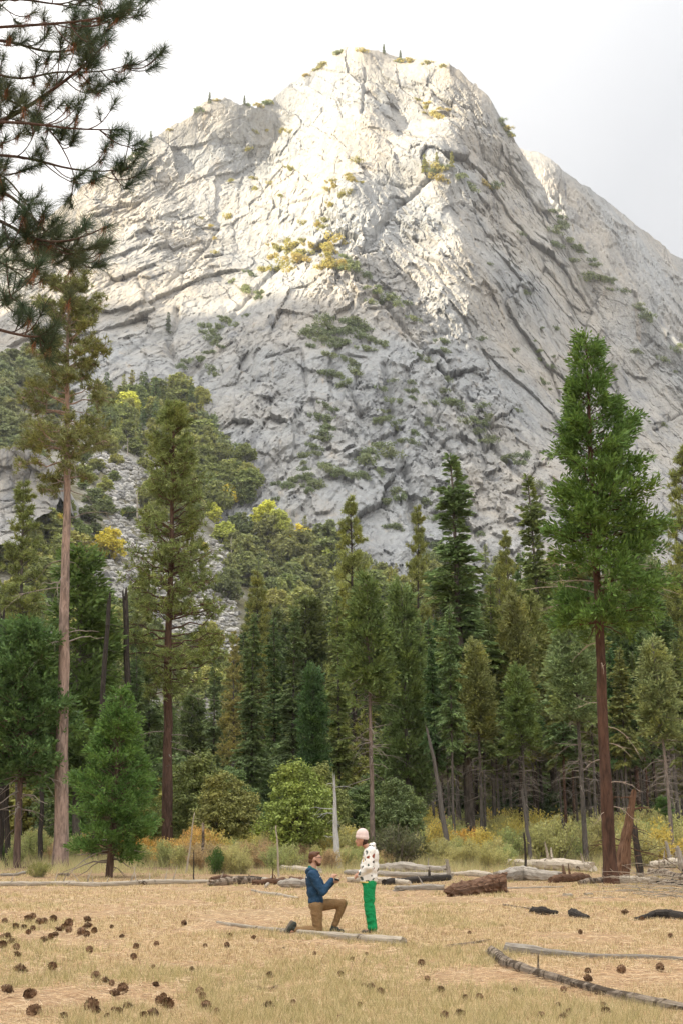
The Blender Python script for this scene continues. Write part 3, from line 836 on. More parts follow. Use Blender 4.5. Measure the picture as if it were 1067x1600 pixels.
# near cedars with their own meshes
proto('cedar_tall', 18.2, cedar(21, 18.2, 0.45, 2.6, 215, 38, 13, 0.2, 0.20, 0.06, 0, 0.95, 0.2, 0.05, 0.5, 0.55))
proto('cedar_young', 6.6, cedar(22, 6.6, 0.09, 1.75, 230, 27, 13, 0.10, 0.13, 0.045, 8, 0.85, 0.0, 0.15, 0.55, 0.6))
proto('cedar_bushy', 9.2, cedar(23, 9.2, 0.34, 2.2, 260, 22, 12, 0.12, 0.19, 0.08, 22, 0.42, 0.0, 0.2, 0.5))
F1 = tree('cedar_tall', 'incense_cedar', ground(955, 1381), at(914, 527, ground(955, 1381).y), 'tall dark-trunked cedar standing alone before the forest at right', 'tree', None, (0.068, 0.115, 0.028), (0.105, 0.058, 0.04), 1.0, 0.0)
def bare_branches(tr, H, seed):
    rng = np.random.default_rng(seed)
    spots = [(z, sd, L) for z, sd, L in ((0.60, 1, 1.9), (0.585, -1, 1.7), (0.565, 1, 2.4), (0.55, -1, 2.2), (0.54, 1, 2.1), (0.53, -1, 1.5), (0.52, 1, 2.6), (0.51, -1, 2.4), (0.50, 1, 1.3), (0.49, -1, 1.6), (0.48, 1, 1.9), (0.42, -1, 1.0), (0.38, 1, 0.9), (0.31, -1, 0.9), (0.27, 1, 1.2), (0.24, 1, 0.8), (0.21, -1, 0.8), (0.17, 1, 1.1), (0.13, 1, 0.9), (0.12, -1, 0.6))]
    for z, sd, L in spots:
        a = rng.normal(0, 0.4) - 0.35 * sd + (0 if sd > 0 else math.pi); s = np.linspace(0, 1, 9)[:, None]
        dr = 0.75 if z < 0.45 else 0.25
        d = np.array([math.cos(a), math.sin(a) * 0.7, rng.uniform(0.1, 0.45)])
        Q = np.array([0, 0, z * H]) + d * L * s + np.array([0, 0, -1.0]) * dr * L * s ** 2 + np.cumsum(rng.normal(0, 0.025 * L, (9, 3)), 0) * s
        g = Geo(); V, q, t_, U = tubes(Q[None], ((0.026 if z > 0.45 else 0.018) * (1 - 0.8 * s[:, 0]))[None], 6); g.add(V, q, t_, U)
        for k in range(4):
            i = rng.integers(3, 8); dd = unit(Q[i + 1] - Q[i] if i < 8 else Q[i] - Q[i - 1]) + rng.normal(0, 0.5, 3); l2 = L * rng.uniform(0.15, 0.4); s2 = np.linspace(0, 1, 5)[:, None]
            V, q, t_, U = tubes((Q[i] + dd * l2 * s2 + np.array([0, 0, 0.2]) * l2 * s2 ** 2)[None], (0.009 * (1 - 0.8 * s2[:, 0]))[None], 4); g.add(V, q, t_, U)
        obj('dead_branch', g.mesh('dead_branch', M['bare_twig']), tr)
M['bare_twig'] = plain_mat('bleached_twig', (0.42, 0.34, 0.28), 0.9, 0.3, 6.0)
bare_branches(F1, 18.2, 5)
p0 = ground(171, 1371)
tree('cedar_young', 'young_cedar', p0, at(190, 1082, p0.y), 'small bushy bright green cedar at the meadow edge, at left', 'tree', None, (0.062, 0.125, 0.032), (0.15, 0.10, 0.075), 1.1, 1.0)
stand('cedar_bushy', 'cedar_tree', 30, 70, 42, 985, 'round-crowned cedar with thin bare trunk at the left edge', None, (0.062, 0.11, 0.036), (0.16, 0.11, 0.09), 1.0)
stand('pine_sparse', 'ponderosa_pine', 97, 70, 109, 442, 'very tall pine with long bare pale trunk and sparse brownish crown', None, (0.125, 0.14, 0.055), (0.37, 0.28, 0.235), 1.0)
stand('pine', 'ponderosa_pine', 262, 88, 273, 622, 'tall pointed pine with reddish trunk left of the scree', None, G_PINE, B_RED, 1.0)
stand('fir', 'white_fir', 735, 105, 703, 706, 'tallest conical fir with layered branches right of centre', None, (0.09, 0.135, 0.052), (0.19, 0.16, 0.14), 1.25)
stand('cedar_high', 'cedar_tree', 584, 82, 573, 903, 'cedar with long bare slender trunk just behind the couple', None, (0.095, 0.128, 0.042), (0.24, 0.19, 0.16), 0.95)
stand('pine_b', 'pine_tree', 560, 125, 547, 772, 'golden-green pointed pine rising behind the bare-trunked cedar', None, G_PINEY, B_DARK, 0.9)
stand('pine_b', 'pine_tree', 655, 140, 652, 788, 'slender golden-green pine just left of the tallest fir', None, G_PINEY, B_DARK, 0.72)
stand('fir_b', 'white_fir', 392, 98, 398, 955, 'blue-green fir with dark straight trunk right of the scree', None, G_FIRB, B_GREY, 1.05)
stand('fir_b', 'white_fir', 456, 96, 462, 948, 'blue-green fir behind the small round tree', None, G_FIRB, B_GREY, 1.1)
stand('fir_b', 'white_fir', 430, 108, 428, 962, 'fir squeezed between two blue-green firs', None, G_FIR, B_DARK, 1.0)
stand('pine_b', 'pine_tree', 402, 135, 403, 890, 'olive pine whose tip shows above the blue-green firs', None, G_OLIVE, B_DARK, 0.95)
stand('cedar', 'cedar_tree', 488, 92, 490, 1042, 'short dark cedar between the firs and the golden pine', None, G_CEDD, B_DARK, 0.85)
stand('fir_b', 'white_fir', 531, 97, 527, 922, 'fir with thin dark trunk left of the bare-trunked cedar', None, (0.11, 0.14, 0.05), B_GREY, 0.95)
stand('cedar', 'cedar_tree', 640, 98, 626, 912, 'broad green cedar between the bare-trunked cedar and the tallest fir', None, (0.088, 0.118, 0.042), B_GREY, 0.85)
stand('fir_high', 'fir_tree', 690, 92, 672, 1010, 'dark fir standing close against the tallest fir', None, G_CEDD, B_DARK, 0.9)
stand('pine_b', 'pine_tree', 822, 112, 787, 826, 'slim yellow-green pine right of the tallest fir', None, (0.15, 0.165, 0.05), B_GREY, 0.72)
stand('fir', 'fir_tree', 872, 122, 823, 738, 'tall fir partly hidden behind the lone cedar', None, (0.115, 0.15, 0.052), B_GREY, 0.95)
stand('cedar_high', 'cedar_tree', 914, 80, 890, 955, 'grey-green cedar with bare lower trunk left of the lone cedar', None, (0.13, 0.17, 0.075), B_GREY, 1.15)
stand('cedar_high', 'cedar_tree', 826, 90, 808, 1046, 'cedar with low green tuft of foliage on a long bare trunk', None, (0.095, 0.135, 0.045), B_GREY, 1.1)
stand('pine_b', 'pine_tree', 1078, 105, 1066, 690, 'pale golden pine cut by the right edge', None, G_PINEY, B_GREY, 0.9)
stand('cedar_high', 'cedar_tree', 1052, 74, 1018, 1003, 'leaning half-dead cedar with many bare twigs at the right edge', None, (0.13, 0.155, 0.065), (0.28, 0.24, 0.21), 1.05)
stand('pine_b', 'pine_tree', 30, 100, 37, 750, 'open-branched pine at the left edge behind the tall pine', None, G_PINE, B_GREY, 1.05)
stand('cedar', 'cedar_tree', 122, 84, 124, 862, 'dark green cedar directly behind the tall bare pine trunk', None, (0.06, 0.10, 0.03), B_GREY, 1.35)
stand('fir_b', 'fir_tree', 232, 100, 236, 980, 'short blue-green fir left of the reddish pine trunk', None, G_FIRB, B_GREY, 1.05)
stand('fir_b', 'fir_tree', 212, 112, 214, 1010, 'small fir between the burnt poles and the reddish pine', None, G_FIR, B_GREY, 1.1)
stand('fir_b', 'fir_tree', 334, 118, 336, 1012, 'narrow fir standing before the grey scree', None, (0.105, 0.135, 0.065), B_GREY, 0.9)
stand('pine_b', 'pine_tree', 365, 115, 366, 985, 'brownish pine at the right edge of the scree', None, (0.18, 0.17, 0.06), B_GREY, 0.85)
stand('cedar', 'cedar_tree', 158, 92, 160, 1000, 'green cedar between the tall pine and the burnt poles', None, (0.09, 0.14, 0.04), B_GREY, 1.1)
stand('broad', 'round_tree', 465, 76, 466, 1186, 'round light green leafy tree behind the kneeling man', None, (0.145, 0.175, 0.045), B_DARK, 1.05)
stand('broad', 'round_tree', 318, 90, 318, 1172, 'large olive leafy tree under the scree gap', None, (0.125, 0.145, 0.05), B_DARK, 1.15)
stand('broad', 'round_tree', 352, 84, 352, 1205, 'smaller olive leafy tree beside the large olive one', None, (0.14, 0.15, 0.05), B_DARK, 1.1)
stand('broad', 'round_tree', 620, 84, 618, 1215, 'dim grey-green leafy tree behind the bare-trunked cedar', None, (0.10, 0.13, 0.055), B_DARK, 1.0)
stand('broad', 'round_tree', 505, 88, 505, 1190, 'dim olive leafy tree behind the white broken snag', None, (0.125, 0.145, 0.05), B_DARK, 0.9)

# slim bare-trunked trees of the dark stand at right
right = [(702, 1040, 96), (716, 1010, 118), (757, 1030, 100), (775, 985, 108), (790, 1020, 122), (806, 1000, 128), (838, 960, 112), (850, 990, 124), (884, 1000, 96), (898, 930, 116), (926, 990, 106), (968, 960, 108), (982, 1010, 92), (1000, 940, 118), (1030, 980, 110), (1062, 930, 96), (745, 960, 132), (862, 940, 136), (940, 900, 132), (1015, 900, 138), (1048, 880, 130), (665, 980, 128)]
for k, (u, v, Y) in enumerate(right):
    stand(('fir_high', 'cedar_high')[k % 3 == 1], 'forest_conifer', u, Y, u - (u - 533) * 0.05 + random.uniform(-8, 8), v, 'bare-trunked conifer among the crowded trunks of the right-hand forest', 'conifers crowded in the right-hand forest',
          random.choice([G_FIR, G_CEDD, (0.10, 0.125, 0.045), (0.125, 0.14, 0.05)]), random.choice([B_GREY, B_RED, B_DARK]), random.uniform(0.85, 1.15))
for k in range(14):
    u = 742 + 25 * k + random.uniform(-9, 9)
    stand(('fir', 'fir_b', 'pine_b')[k % 3], 'forest_conifer', u, random.uniform(128, 160), u - (u - 533) * 0.03, random.uniform(850, 930), 'tall pointed conifer rising behind the right-hand trunks', 'tall conifers behind the right-hand trunks', random.choice([G_FIR, G_PINE, G_OLIVE]), B_GREY, random.uniform(0.85, 1.05))
for k in range(9):
    u = 246 + 14 * k
    stand(('fir_b', 'cedar', 'pine_b')[k % 3], 'forest_conifer', u, 140 + 9 * k, u, 1085 + 16 * (k % 4), 'short conifer below the scree gap behind the reddish pine', 'short conifers below the scree gap', (0.085, 0.115, 0.045), B_GREY, 1.25)
# the ranks behind: greens scaled down, deep forest shade painted into the crowns
rb = random.Random(5)
for k in range(150):
    u = rb.uniform(-70, 1140); Y = rb.uniform(125, 250)
    if 268 < u < 372: continue
    lo = 1000 if u < 380 else (965 if u < 640 else 905)
    v = lo + rb.uniform(-35, 95) - (25 if u > 930 else 0)
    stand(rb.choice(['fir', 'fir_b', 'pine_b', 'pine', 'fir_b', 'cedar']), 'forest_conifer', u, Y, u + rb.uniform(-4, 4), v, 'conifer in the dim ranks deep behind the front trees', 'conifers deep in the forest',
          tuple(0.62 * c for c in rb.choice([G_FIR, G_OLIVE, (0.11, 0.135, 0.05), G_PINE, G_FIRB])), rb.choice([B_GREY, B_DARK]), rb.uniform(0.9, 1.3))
for k in range(64):      # understorey; at right the shade is put into darker leaf colours
    u = rb.uniform(-40, 1110); Y = rb.uniform(92, 140)
    if abs(u - 533) < 20: continue
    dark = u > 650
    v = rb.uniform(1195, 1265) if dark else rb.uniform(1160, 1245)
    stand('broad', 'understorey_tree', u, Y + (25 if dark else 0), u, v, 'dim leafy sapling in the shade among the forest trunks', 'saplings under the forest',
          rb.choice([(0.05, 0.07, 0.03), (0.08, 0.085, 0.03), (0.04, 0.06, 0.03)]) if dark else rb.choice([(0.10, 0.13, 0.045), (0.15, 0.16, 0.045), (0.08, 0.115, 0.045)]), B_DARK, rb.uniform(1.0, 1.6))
for k in range(34):      # more bare trunks between them
    u = 660 + 430 * (k + rb.random()) / 34; Y = rb.uniform(86, 150)
    stand(rb.choice(['fir_high', 'cedar_high', 'fir_high']), 'forest_conifer', u, Y, u - (u - 533) * 0.05 + rb.uniform(-6, 6), rb.uniform(930, 1040), 'bare-trunked conifer among the crowded trunks of the right-hand forest', 'conifers crowded in the right-hand forest',
          rb.choice([G_FIR, G_CEDD, (0.10, 0.125, 0.045), (0.125, 0.14, 0.05)]), rb.choice([B_GREY, B_RED, B_DARK, B_GREY]), rb.uniform(0.8, 1.1))

# ------------------------------------------------------------------ trees and bushes of the hillside
HILL = []
def hill_tree(u, v, hpx, key, col, name, label, group, cat='tree', w=1.0):
    p = ground(u, v); c = on_cliff(u, v)
    if c.y < p.y: p = c - Vector((0, 1.5, 0))           # rooted on the rock where the cliff stands in front
    h = hpx * p.y / F
    tree(key, name, p - Vector((0, 0, 0.5)), p + Vector((0, 0, h)), label, cat, group, col, B_GREY, w)
rh = random.Random(21)
GR = [(0.155, 0.18, 0.06), (0.18, 0.20, 0.065), (0.13, 0.16, 0.06), (0.22, 0.225, 0.07)]
def scatter(n, box, hp, keys, cols, name, label, group, cat='tree', w=(0.9, 1.3)):
    for k in range(n):
        hill_tree(rh.uniform(box[0], box[2]), rh.uniform(box[1], box[3]), rh.uniform(*hp), rh.choice(keys), rh.choice(cols), name, label, group, cat, rh.uniform(*w))
oaks = ['oak', 'oak_b']
scatter(14, (110, 700, 235, 768), (14, 28), oaks, GR, 'scree_shrub', 'low shrub at the very top of the scree', 'shrubs at the top of the scree', 'bush', (1.2, 1.8))
scatter(22, (-30, 806, 108, 850), (30, 54), oaks, GR, 'hillside_tree', 'green tree at the foot of the left outcrop', 'trees under the left outcrop')
scatter(20, (225, 1000, 330, 1130), (26, 50), oaks, GR, 'hillside_tree', 'green tree beside the reddish pine trunk at the scree foot', 'trees beside the reddish pine')
scatter(16, (235, 880, 330, 1090), (14, 30), oaks, GR, 'scree_shrub', 'low shrub growing between the two scree tongues', 'shrubs between the scree tongues', 'bush', (1.2, 1.8))
scatter(14, (300, 1060, 380, 1130), (30, 60), oaks, GR, 'hillside_tree', 'green tree at the bottom of the narrow scree gap', 'trees at the bottom of the scree gap')
scatter(75, (-40, 560, 90, 730), (20, 36), oaks, [(0.17, 0.19, 0.09), (0.20, 0.21, 0.10), (0.15, 0.175, 0.09)], 'hillside_bush', 'grey-green bush on the far left slope below the pine branch', 'bushes on the far left slope', 'bush', (1.2, 1.9))
scatter(60, (150, 615, 320, 720), (28, 46), oaks + ['far_fir'], GR, 'hillside_tree', 'green tree in the gully above the scree', 'trees in the gully above the scree')
scatter(14, (160, 630, 300, 700), (44, 66), ['far_fir'], [(0.10, 0.14, 0.06), (0.12, 0.155, 0.065)], 'hillside_conifer', 'small pointed conifer in the gully under the cliff', 'conifers in the gully')
scatter(26, (238, 705, 335, 830), (40, 62), oaks, GR, 'hillside_tree', 'round green tree beside the upper scree', 'trees beside the upper scree')
scatter(20, (330, 720, 400, 790), (24, 42), oaks, GR, 'hillside_tree', 'green tree at the foot of the cliff, left of centre', 'trees at the cliff foot')
scatter(40, (350, 845, 530, 940), (40, 74), oaks + ['far_fir'], [(0.14, 0.16, 0.062), (0.16, 0.175, 0.065), (0.125, 0.15, 0.06)], 'hillside_tree', 'round grey-green tree on the slope below the grey dome', 'round trees below the dome')
scatter(34, (400, 920, 720, 985), (40, 70), oaks + ['far_fir'], GR, 'hillside_tree', 'green tree at the dome foot just over the forest tops', 'trees over the forest tops')
scatter(40, (560, 885, 1090, 950), (26, 44), oaks + ['far_fir'], GR, 'hillside_tree', 'small tree at the right foot of the cliff', 'trees at the right cliff foot')
scatter(40, (-20, 800, 130, 1000), (40, 70), oaks + ['far_fir'], GR, 'hillside_tree', 'green tree on the lower slope left of the scree', 'trees left of the scree')
scatter(16, (100, 960, 215, 1080), (36, 64), oaks, GR, 'hillside_tree', 'green tree growing at the foot of the left scree', 'trees at the scree foot')
for k, (u, v, h, lab) in enumerate([(172, 872, 48, 'yellow-topped bush alone in the middle of the scree'), (335, 815, 30, 'small yellow tree beside the narrow scree tongue'), (348, 852, 40, 'yellow-green tree at the edge of the narrow scree tongue'),
        (318, 862, 16, 'tiny yellow bush left of the narrow scree tongue'), (203, 655, 48, 'pale yellow tree high in the gully'), (222, 640, 36, 'pale yellow-green tree near the top of the gully'), (358, 785, 30, 'yellow and green bush at the cliff foot'),
        (420, 830, 50, 'bright yellow-green tree at the foot of the dome'), (440, 838, 46, 'lime-yellow tree right of the bright yellow-green one'), (470, 868, 50, 'golden tree at the dome foot above the golden pine'), (405, 822, 34, 'yellow tree nearest the narrow scree'),
        (510, 885, 50, 'yellow tree beside the golden pine tip'), (88, 840, 40, 'yellow-green bush right of the left outcrop'), (45, 830, 38, 'orange-yellow tree behind the left-edge pine'), (8, 850, 44, 'yellow tree at the far left edge'),
        (100, 880, 44, 'yellow-tipped green bush left of the tall pine trunk'), (152, 790, 24, 'orange-topped bush at the upper scree')]):
    hill_tree(u, v, h, oaks[k % 2], ((0.46, 0.41, 0.07), (0.40, 0.40, 0.08), (0.28, 0.32, 0.08))[k % 3], 'yellow_tree', lab, 'autumn trees on the hillside', 'tree', 1.05)
for k, (u, v, h) in enumerate([(150, 790, 30), (140, 815, 26), (165, 805, 28), (130, 850, 22), (200, 810, 20), (150, 835, 18)]):
    hill_tree(u, v, h, 'oak', (0.10, 0.125, 0.05), 'scree_bush', 'low green bush on the open upper scree', 'bushes on the scree', 'bush', 1.5)
# grey standing snags on the hillside
def pole_mesh(name, H, r0, r1, seed, mat, sides=8, jag=0.4, rough=0.1):
    rng = np.random.default_rng(seed)
    S = 10; t = np.linspace(0, 1, S)
    P = np.stack([np.cumsum(rng.normal(0, 0.006 * H, S)), np.cumsum(rng.normal(0, 0.006 * H, S)), t * H - 0.1], -1); P[0, :2] = 0
    V, q, tr, U = tubes(P[None], (r0 + (r1 - r0) * t)[None], sides, False, rough, seed)
    V[-sides:, 2] += rng.uniform(-jag, jag, sides)
    c = V[-sides:].mean(0) - np.array([0, 0, jag])
    n = len(V)
    tr = np.array([(n - sides + k, n - sides + (k + 1) % sides, n) for k in range(sides)])
    g = Geo(); g.add(np.vstack([V, c]), q, tr, np.vstack([U, U[-1:]]))
    dead_twigs(g, rng, H, 0.3, 0.95, 9, r0 * 1.5, r0 * 7, 0.2, r0 * 0.12)
    return g.mesh(name, mat)
snag_far = pole_mesh('snag_far', 14, 0.45, 0.15, 3, M['wood_grey'])
for k, (u, v, h, lab) in enumerate([(215, 822, 58, 'thin grey snag beside the round tree above the scree'), (397, 868, 38, 'grey snag left of the dome-foot trees'), (477, 910, 36, 'pale dead tree on the slope under the dome'), (362, 872, 34, 'thin grey snag at the scree edge'), (212, 655, 46, 'bare snag high in the gully'), (180, 640, 40, 'bare snag at the gully top'), (200, 712, 30, 'short snag in the gully above the scree')]):
    p = ground(u, v)
    o = tag(obj('standing_snag', snag_far), lab, 'dead tree', 'snags on the hillside'); o.location = p; o.scale = (h * p.y / F / 14,) * 3

# ------------------------------------------------------------------ bushes on the cliff
def clump_mesh(name, seed, n, size, flat):
    rng = np.random.default_rng(seed)
    k = 9; c = rng.normal(0, 1, (k, 3)) * np.array([0.75, 0.4, 0.3 * flat]); r = rng.uniform(0.3, 0.62, k)
    i = rng.integers(0, k, n)
    off = rdir(n, rng) * rng.random((n, 1)) ** 0.4 * r[i][:, None]
    g = Geo(); V, q = kites(c[i] + off, rdir(n, rng), off + np.array([0, -0.3, 0.6]) + rng.normal(0, 0.4, (n, 3)), size * rng.uniform(0.7, 1.4, n), size * 0.6)
    g.add(V, q)
    return g.mesh(name, M['leaves'])
CL = [clump_mesh('cliff_clump', 40 + k, 420, 0.30, f) for k, f in enumerate((0.7, 1.0, 1.3, 0.5))]
rc = random.Random(3)
CG = [(0.19, 0.235, 0.115), (0.165, 0.21, 0.10), (0.21, 0.25, 0.12)]
CY_ = [(0.36, 0.32, 0.10), (0.30, 0.29, 0.10), (0.42, 0.36, 0.12)]
def cliff_bush(u, v, spx, cols, label, group):
    p = on_cliff(u, v)
    o = obj('cliff_bush', rc.choice(CL), None, rc.choice(cols))
    s = spx * 0.56 * p.y / F
    o.location = p + Vector((0, -0.5, 0.3 * s)); o.scale = (s * rc.uniform(0.85, 1.3), s * 0.8, s * rc.uniform(0.75, 1.1)); o.rotation_euler = (0, rc.uniform(-0.35, 0.35), rc.uniform(-0.5, 0.5))
    tag(o, label, 'bush', group)
def bushes(n, pl, spread, size, cols, label, group):
    for k in range(n):
        t = rc.uniform(0, len(pl) - 1.001); i = int(t); f = t - i
        cliff_bush(pl[i][0] + (pl[i + 1][0] - pl[i][0]) * f + rc.gauss(0, spread * 1.5), pl[i][1] + (pl[i + 1][1] - pl[i][1]) * f + rc.gauss(0, spread * 1.5), rc.uniform(*size), cols, label, group)
bushes(34, [(405, 420), (450, 398), (500, 385), (540, 410)], 8, (12, 22), CY_, 'sunlit yellow-green bush on the ledge under the bright face', 'sunlit bushes under the bright face')
bushes(16, [(490, 360), (520, 310), (545, 280), (580, 240)], 6, (9, 16), CY_, 'sunlit bush on the rib beside the bright face', 'bushes on the sunlit rib')
bushes(13, [(660, 272), (700, 262), (740, 285), (765, 290)], 4, (10, 18), CY_ + CG, 'bush on the ledge with small conifers under the summit', 'bushes on the high ledge')
bushes(24, [(545, 410), (600, 470), (640, 500), (680, 560)], 7, (10, 19), CG, 'dark bush along the diagonal crack right of the dome', 'bushes in the upper diagonal crack')
bushes(22, [(690, 590), (740, 650), (790, 690), (830, 740)], 8, (11, 22), CG, 'dark bush along the lower diagonal ramp', 'bushes on the lower diagonal ramp')
bushes(40, [(490, 520), (530, 530), (580, 510), (560, 570), (510, 580)], 9, (12, 24), CG, 'green bush on the ledges of the middle dome', 'bushes on the middle dome')
bushes(18, [(515, 640), (500, 690), (470, 730), (460, 760)], 5, (12, 22), CG, 'green bush in the leaning crack left of the dome centre', 'bushes in the leaning crack')
bushes(22, [(430, 770), (500, 750), (560, 735), (600, 710)], 7, (13, 25), CG, 'dark bush low on the dome', 'bushes low on the dome')
bushes(26, [(300, 600), (330, 540), (350, 500), (400, 430)], 9, (9, 17), CG, 'green bush in the gully left of the dome', 'bushes in the left gully')
bushes(16, [(300, 640), (340, 700), (370, 710)], 8, (18, 34), CG, 'large dark bush at the left foot of the dome', 'bushes at the left dome foot')
bushes(26, [(640, 590), (660, 640), (600, 640), (680, 700)], 16, (8, 16), CG, 'small bush on the right side of the dome', 'bushes on the right side of the dome')
bushes(34, [(850, 340), (920, 400), (980, 430), (1050, 500)], 14, (9, 18), CG, 'bush on the broken ledges of the right shoulder', 'bushes on the right shoulder')
bushes(26, [(760, 480), (860, 600), (950, 640), (1040, 560)], 30, (7, 14), CG, 'small bush scattered on the big right wall', 'bushes on the right wall')
bushes(18, [(330, 360), (390, 330), (420, 240), (460, 210)], 14, (7, 13), CY_, 'tiny sunlit tuft on the bright left face', 'tufts on the bright face')
bushes(9, [(690, 130), (660, 150), (690, 190)], 6, (8, 13), CY_, 'sunlit tuft near the summit', 'tufts near the summit')
bushes(20, [(610, 780), (650, 820), (700, 840), (640, 880)], 14, (10, 20), CG, 'bush at the bottom of the right dome wall', 'bushes at the bottom of the wall')
for u, v, h, lab in [(665, 268, 34, 'leftmost golden conifer on the high ledge'), (684, 262, 28, 'second golden conifer on the high ledge'), (708, 262, 30, 'rightmost golden conifer on the high ledge'), (602, 84, 20, 'dark conifer left of two on the summit'), (626, 92, 20, 'dark conifer right of two on the summit'),
                     (236, 220, 22, 'lone conifer on the left skyline'), (326, 160, 22, 'conifer on the left skyline knob'), (384, 164, 18, 'conifer in the skyline notch'), (266, 520, 36, 'slim conifer in the gully high on the left')]:
    p = on_cliff(u, v); h = h * p.y / F
    tree('far_fir', 'cliff_conifer', p, p + Vector((0, 0, h)), lab, 'tree', None, (0.17, 0.18, 0.05) if 'golden' in lab else (0.08, 0.10, 0.055), B_GREY, 1.1)
for k in range(30):
    u = rc.choice([rc.uniform(200, 430), rc.uniform(440, 720), rc.uniform(780, 800)])
    sk = np.array([(p[0], p[1]) for p in SKY]); v = float(np.interp(u, sk[:, 0], sk[:, 1])) + 4
    cliff_bush(u, v, rc.uniform(8, 15), CG + CY_, 'tiny tuft along the skyline of the peak', 'tufts on the skyline')

# ------------------------------------------------------------------ scree
def rock_mesh(name, seed, sub=1):
    bm = bmesh.new(); bmesh.ops.create_icosphere(bm, subdivisions=sub, radius=1.0)
    r = random.Random(seed)
    for v in bm.verts:
        v.co *= r.uniform(0.7, 1.15); v.co.z *= 0.7
    me = bpy.data.meshes.new(name); bm.to_mesh(me); bm.free(); me.materials.append(M['scree_rock']); return me
def rock_mat():
    m, nt, b = new_mat('scree_rock')
    ge = nt.nodes.new('ShaderNodeNewGeometry'); oi = nt.nodes.new('ShaderNodeObjectInfo')
    ad = nd(nt, 'Math'); ad.operation = 'ADD'; nt.links.new(ge.outputs['Random Per Island'], ad.inputs[0]); nt.links.new(oi.outputs['Random'], ad.inputs[1])
    fr = nd(nt, 'Math'); fr.operation = 'FRACT'; nt.links.new(ad.outputs[0], fr.inputs[0])
    c = ramp(nt, fr.outputs[0], [(0.0, (0.20, 0.20, 0.20)), (0.5, (0.36, 0.355, 0.34)), (1.0, (0.52, 0.505, 0.47))])
    nt.links.new(c, b.inputs['Base Color']); b.inputs['Roughness'].default_value = 0.95
    return m
M['scree_rock'] = rock_mat()
SCREE = [([(150, 712), (190, 730), (225, 755)], (34, 34, 26)), ([(185, 745), (190, 800), (215, 850), (205, 930), (190, 1000), (200, 1060)], (16, 28, 44, 55, 45, 35)), ([(370, 775), (378, 800), (345, 860), (330, 920), (340, 980), (345, 1060), (330, 1120)], (10, 20, 28, 36, 34, 30, 22)), ([(290, 880), (260, 930), (300, 990)], (30, 40, 36)), ([(100, 880), (60, 905)], (30, 24))]
def scree_spot():
    pl, w = rh.choice(SCREE[1:3] * 3 + SCREE)
    t = rh.uniform(0, len(pl) - 1.001); i = int(t); f = t - i
    ww = w[i] * (1 - f) + w[i + 1] * f
    return pl[i][0] * (1 - f) + pl[i + 1][0] * f + rh.uniform(-ww, ww), pl[i][1] * (1 - f) + pl[i + 1][1] * f + rh.uniform(-14, 14)
bm = bmesh.new(); bmesh.ops.create_icosphere(bm, subdivisions=1, radius=1.0)
ico_v = np.array([v.co[:] for v in bm.verts]); ico_f = np.array([[v.index for v in f.verts] for f in bm.faces]); bm.free()
g = Geo(); rr = np.random.default_rng(4)
for k in range(4200):
    p = np.array(ground(*scree_spot())); s = (0.55 + 1.1 * rr.random() ** 3) * p[1] / 520.0
    g.add(ico_v[:12] * (rr.uniform(0.65, 1.2, (12, 1))) * np.array([1.2, 1.0, 0.7]) * s + p, None, ico_f[:20] if len(ico_v) == 12 else None) if len(ico_v) == 12 else None
    if len(ico_v) != 12:
        g.add(ico_v * rr.uniform(0.7, 1.15, (len(ico_v), 1)) * np.array([1.2, 1.0, 0.7]) * s + p, None, ico_f)
tag(obj('scree_rubble', g.mesh('scree_rubble', M['scree_rock'])), 'grey broken rock covering the scree slopes', 'rubble', kind='stuff')
rocks = [rock_mesh('boulder', 60 + k, 2) for k in range(4)]
for k in range(70):
    u, v = scree_spot(); v = max(v, 900); p = ground(u, v)
    o = tag(obj('boulder', rh.choice(rocks)), 'large grey boulder lying on the lower scree', 'boulder', 'boulders on the scree')
    s = rh.uniform(1.3, 2.6) * p.y / 450; o.location = p; o.scale = (s * 1.2, s, s * rh.uniform(0.7, 1)); o.rotation_euler = (rh.uniform(-.4, .4), rh.uniform(-.4, .4), rh.uniform(0, 6))
# small outcrop cliff on the left slope
def outcrop():
    sk = [(-60, 760, 640), (-30, 722, 640), (0, 706, 640), (25, 692, 640), (50, 700, 645), (75, 712, 650), (88, 740, 655), (98, 800, 655)]
    V, _, me = cliff('left_outcrop', sk, [(0, 800, 606), (60, 800, 612), (-60, 810, 606)], np.arange(at(-55, 700, 640).x, at(96, 760, 655).x, 0.4), 120, 118.0, (), 0.75, 1300, 3.0)
    return me
me = outcrop()
o = tag(obj('rock_outcrop', me), 'pale rock outcrop on the left slope above the yellow trees', 'rock'); 
M['wood_dim'] = wood_mat('dim_grey_wood', [(0.3, (0.05, 0.045, 0.04)), (0.5, (0.14, 0.125, 0.11)), (0.75, (0.24, 0.21, 0.19))])
M['wood_white'] = wood_mat('bare_white_wood', [(0.3, (0.30, 0.29, 0.28)), (0.5, (0.55, 0.55, 0.54)), (0.75, (0.72, 0.72, 0.70))])
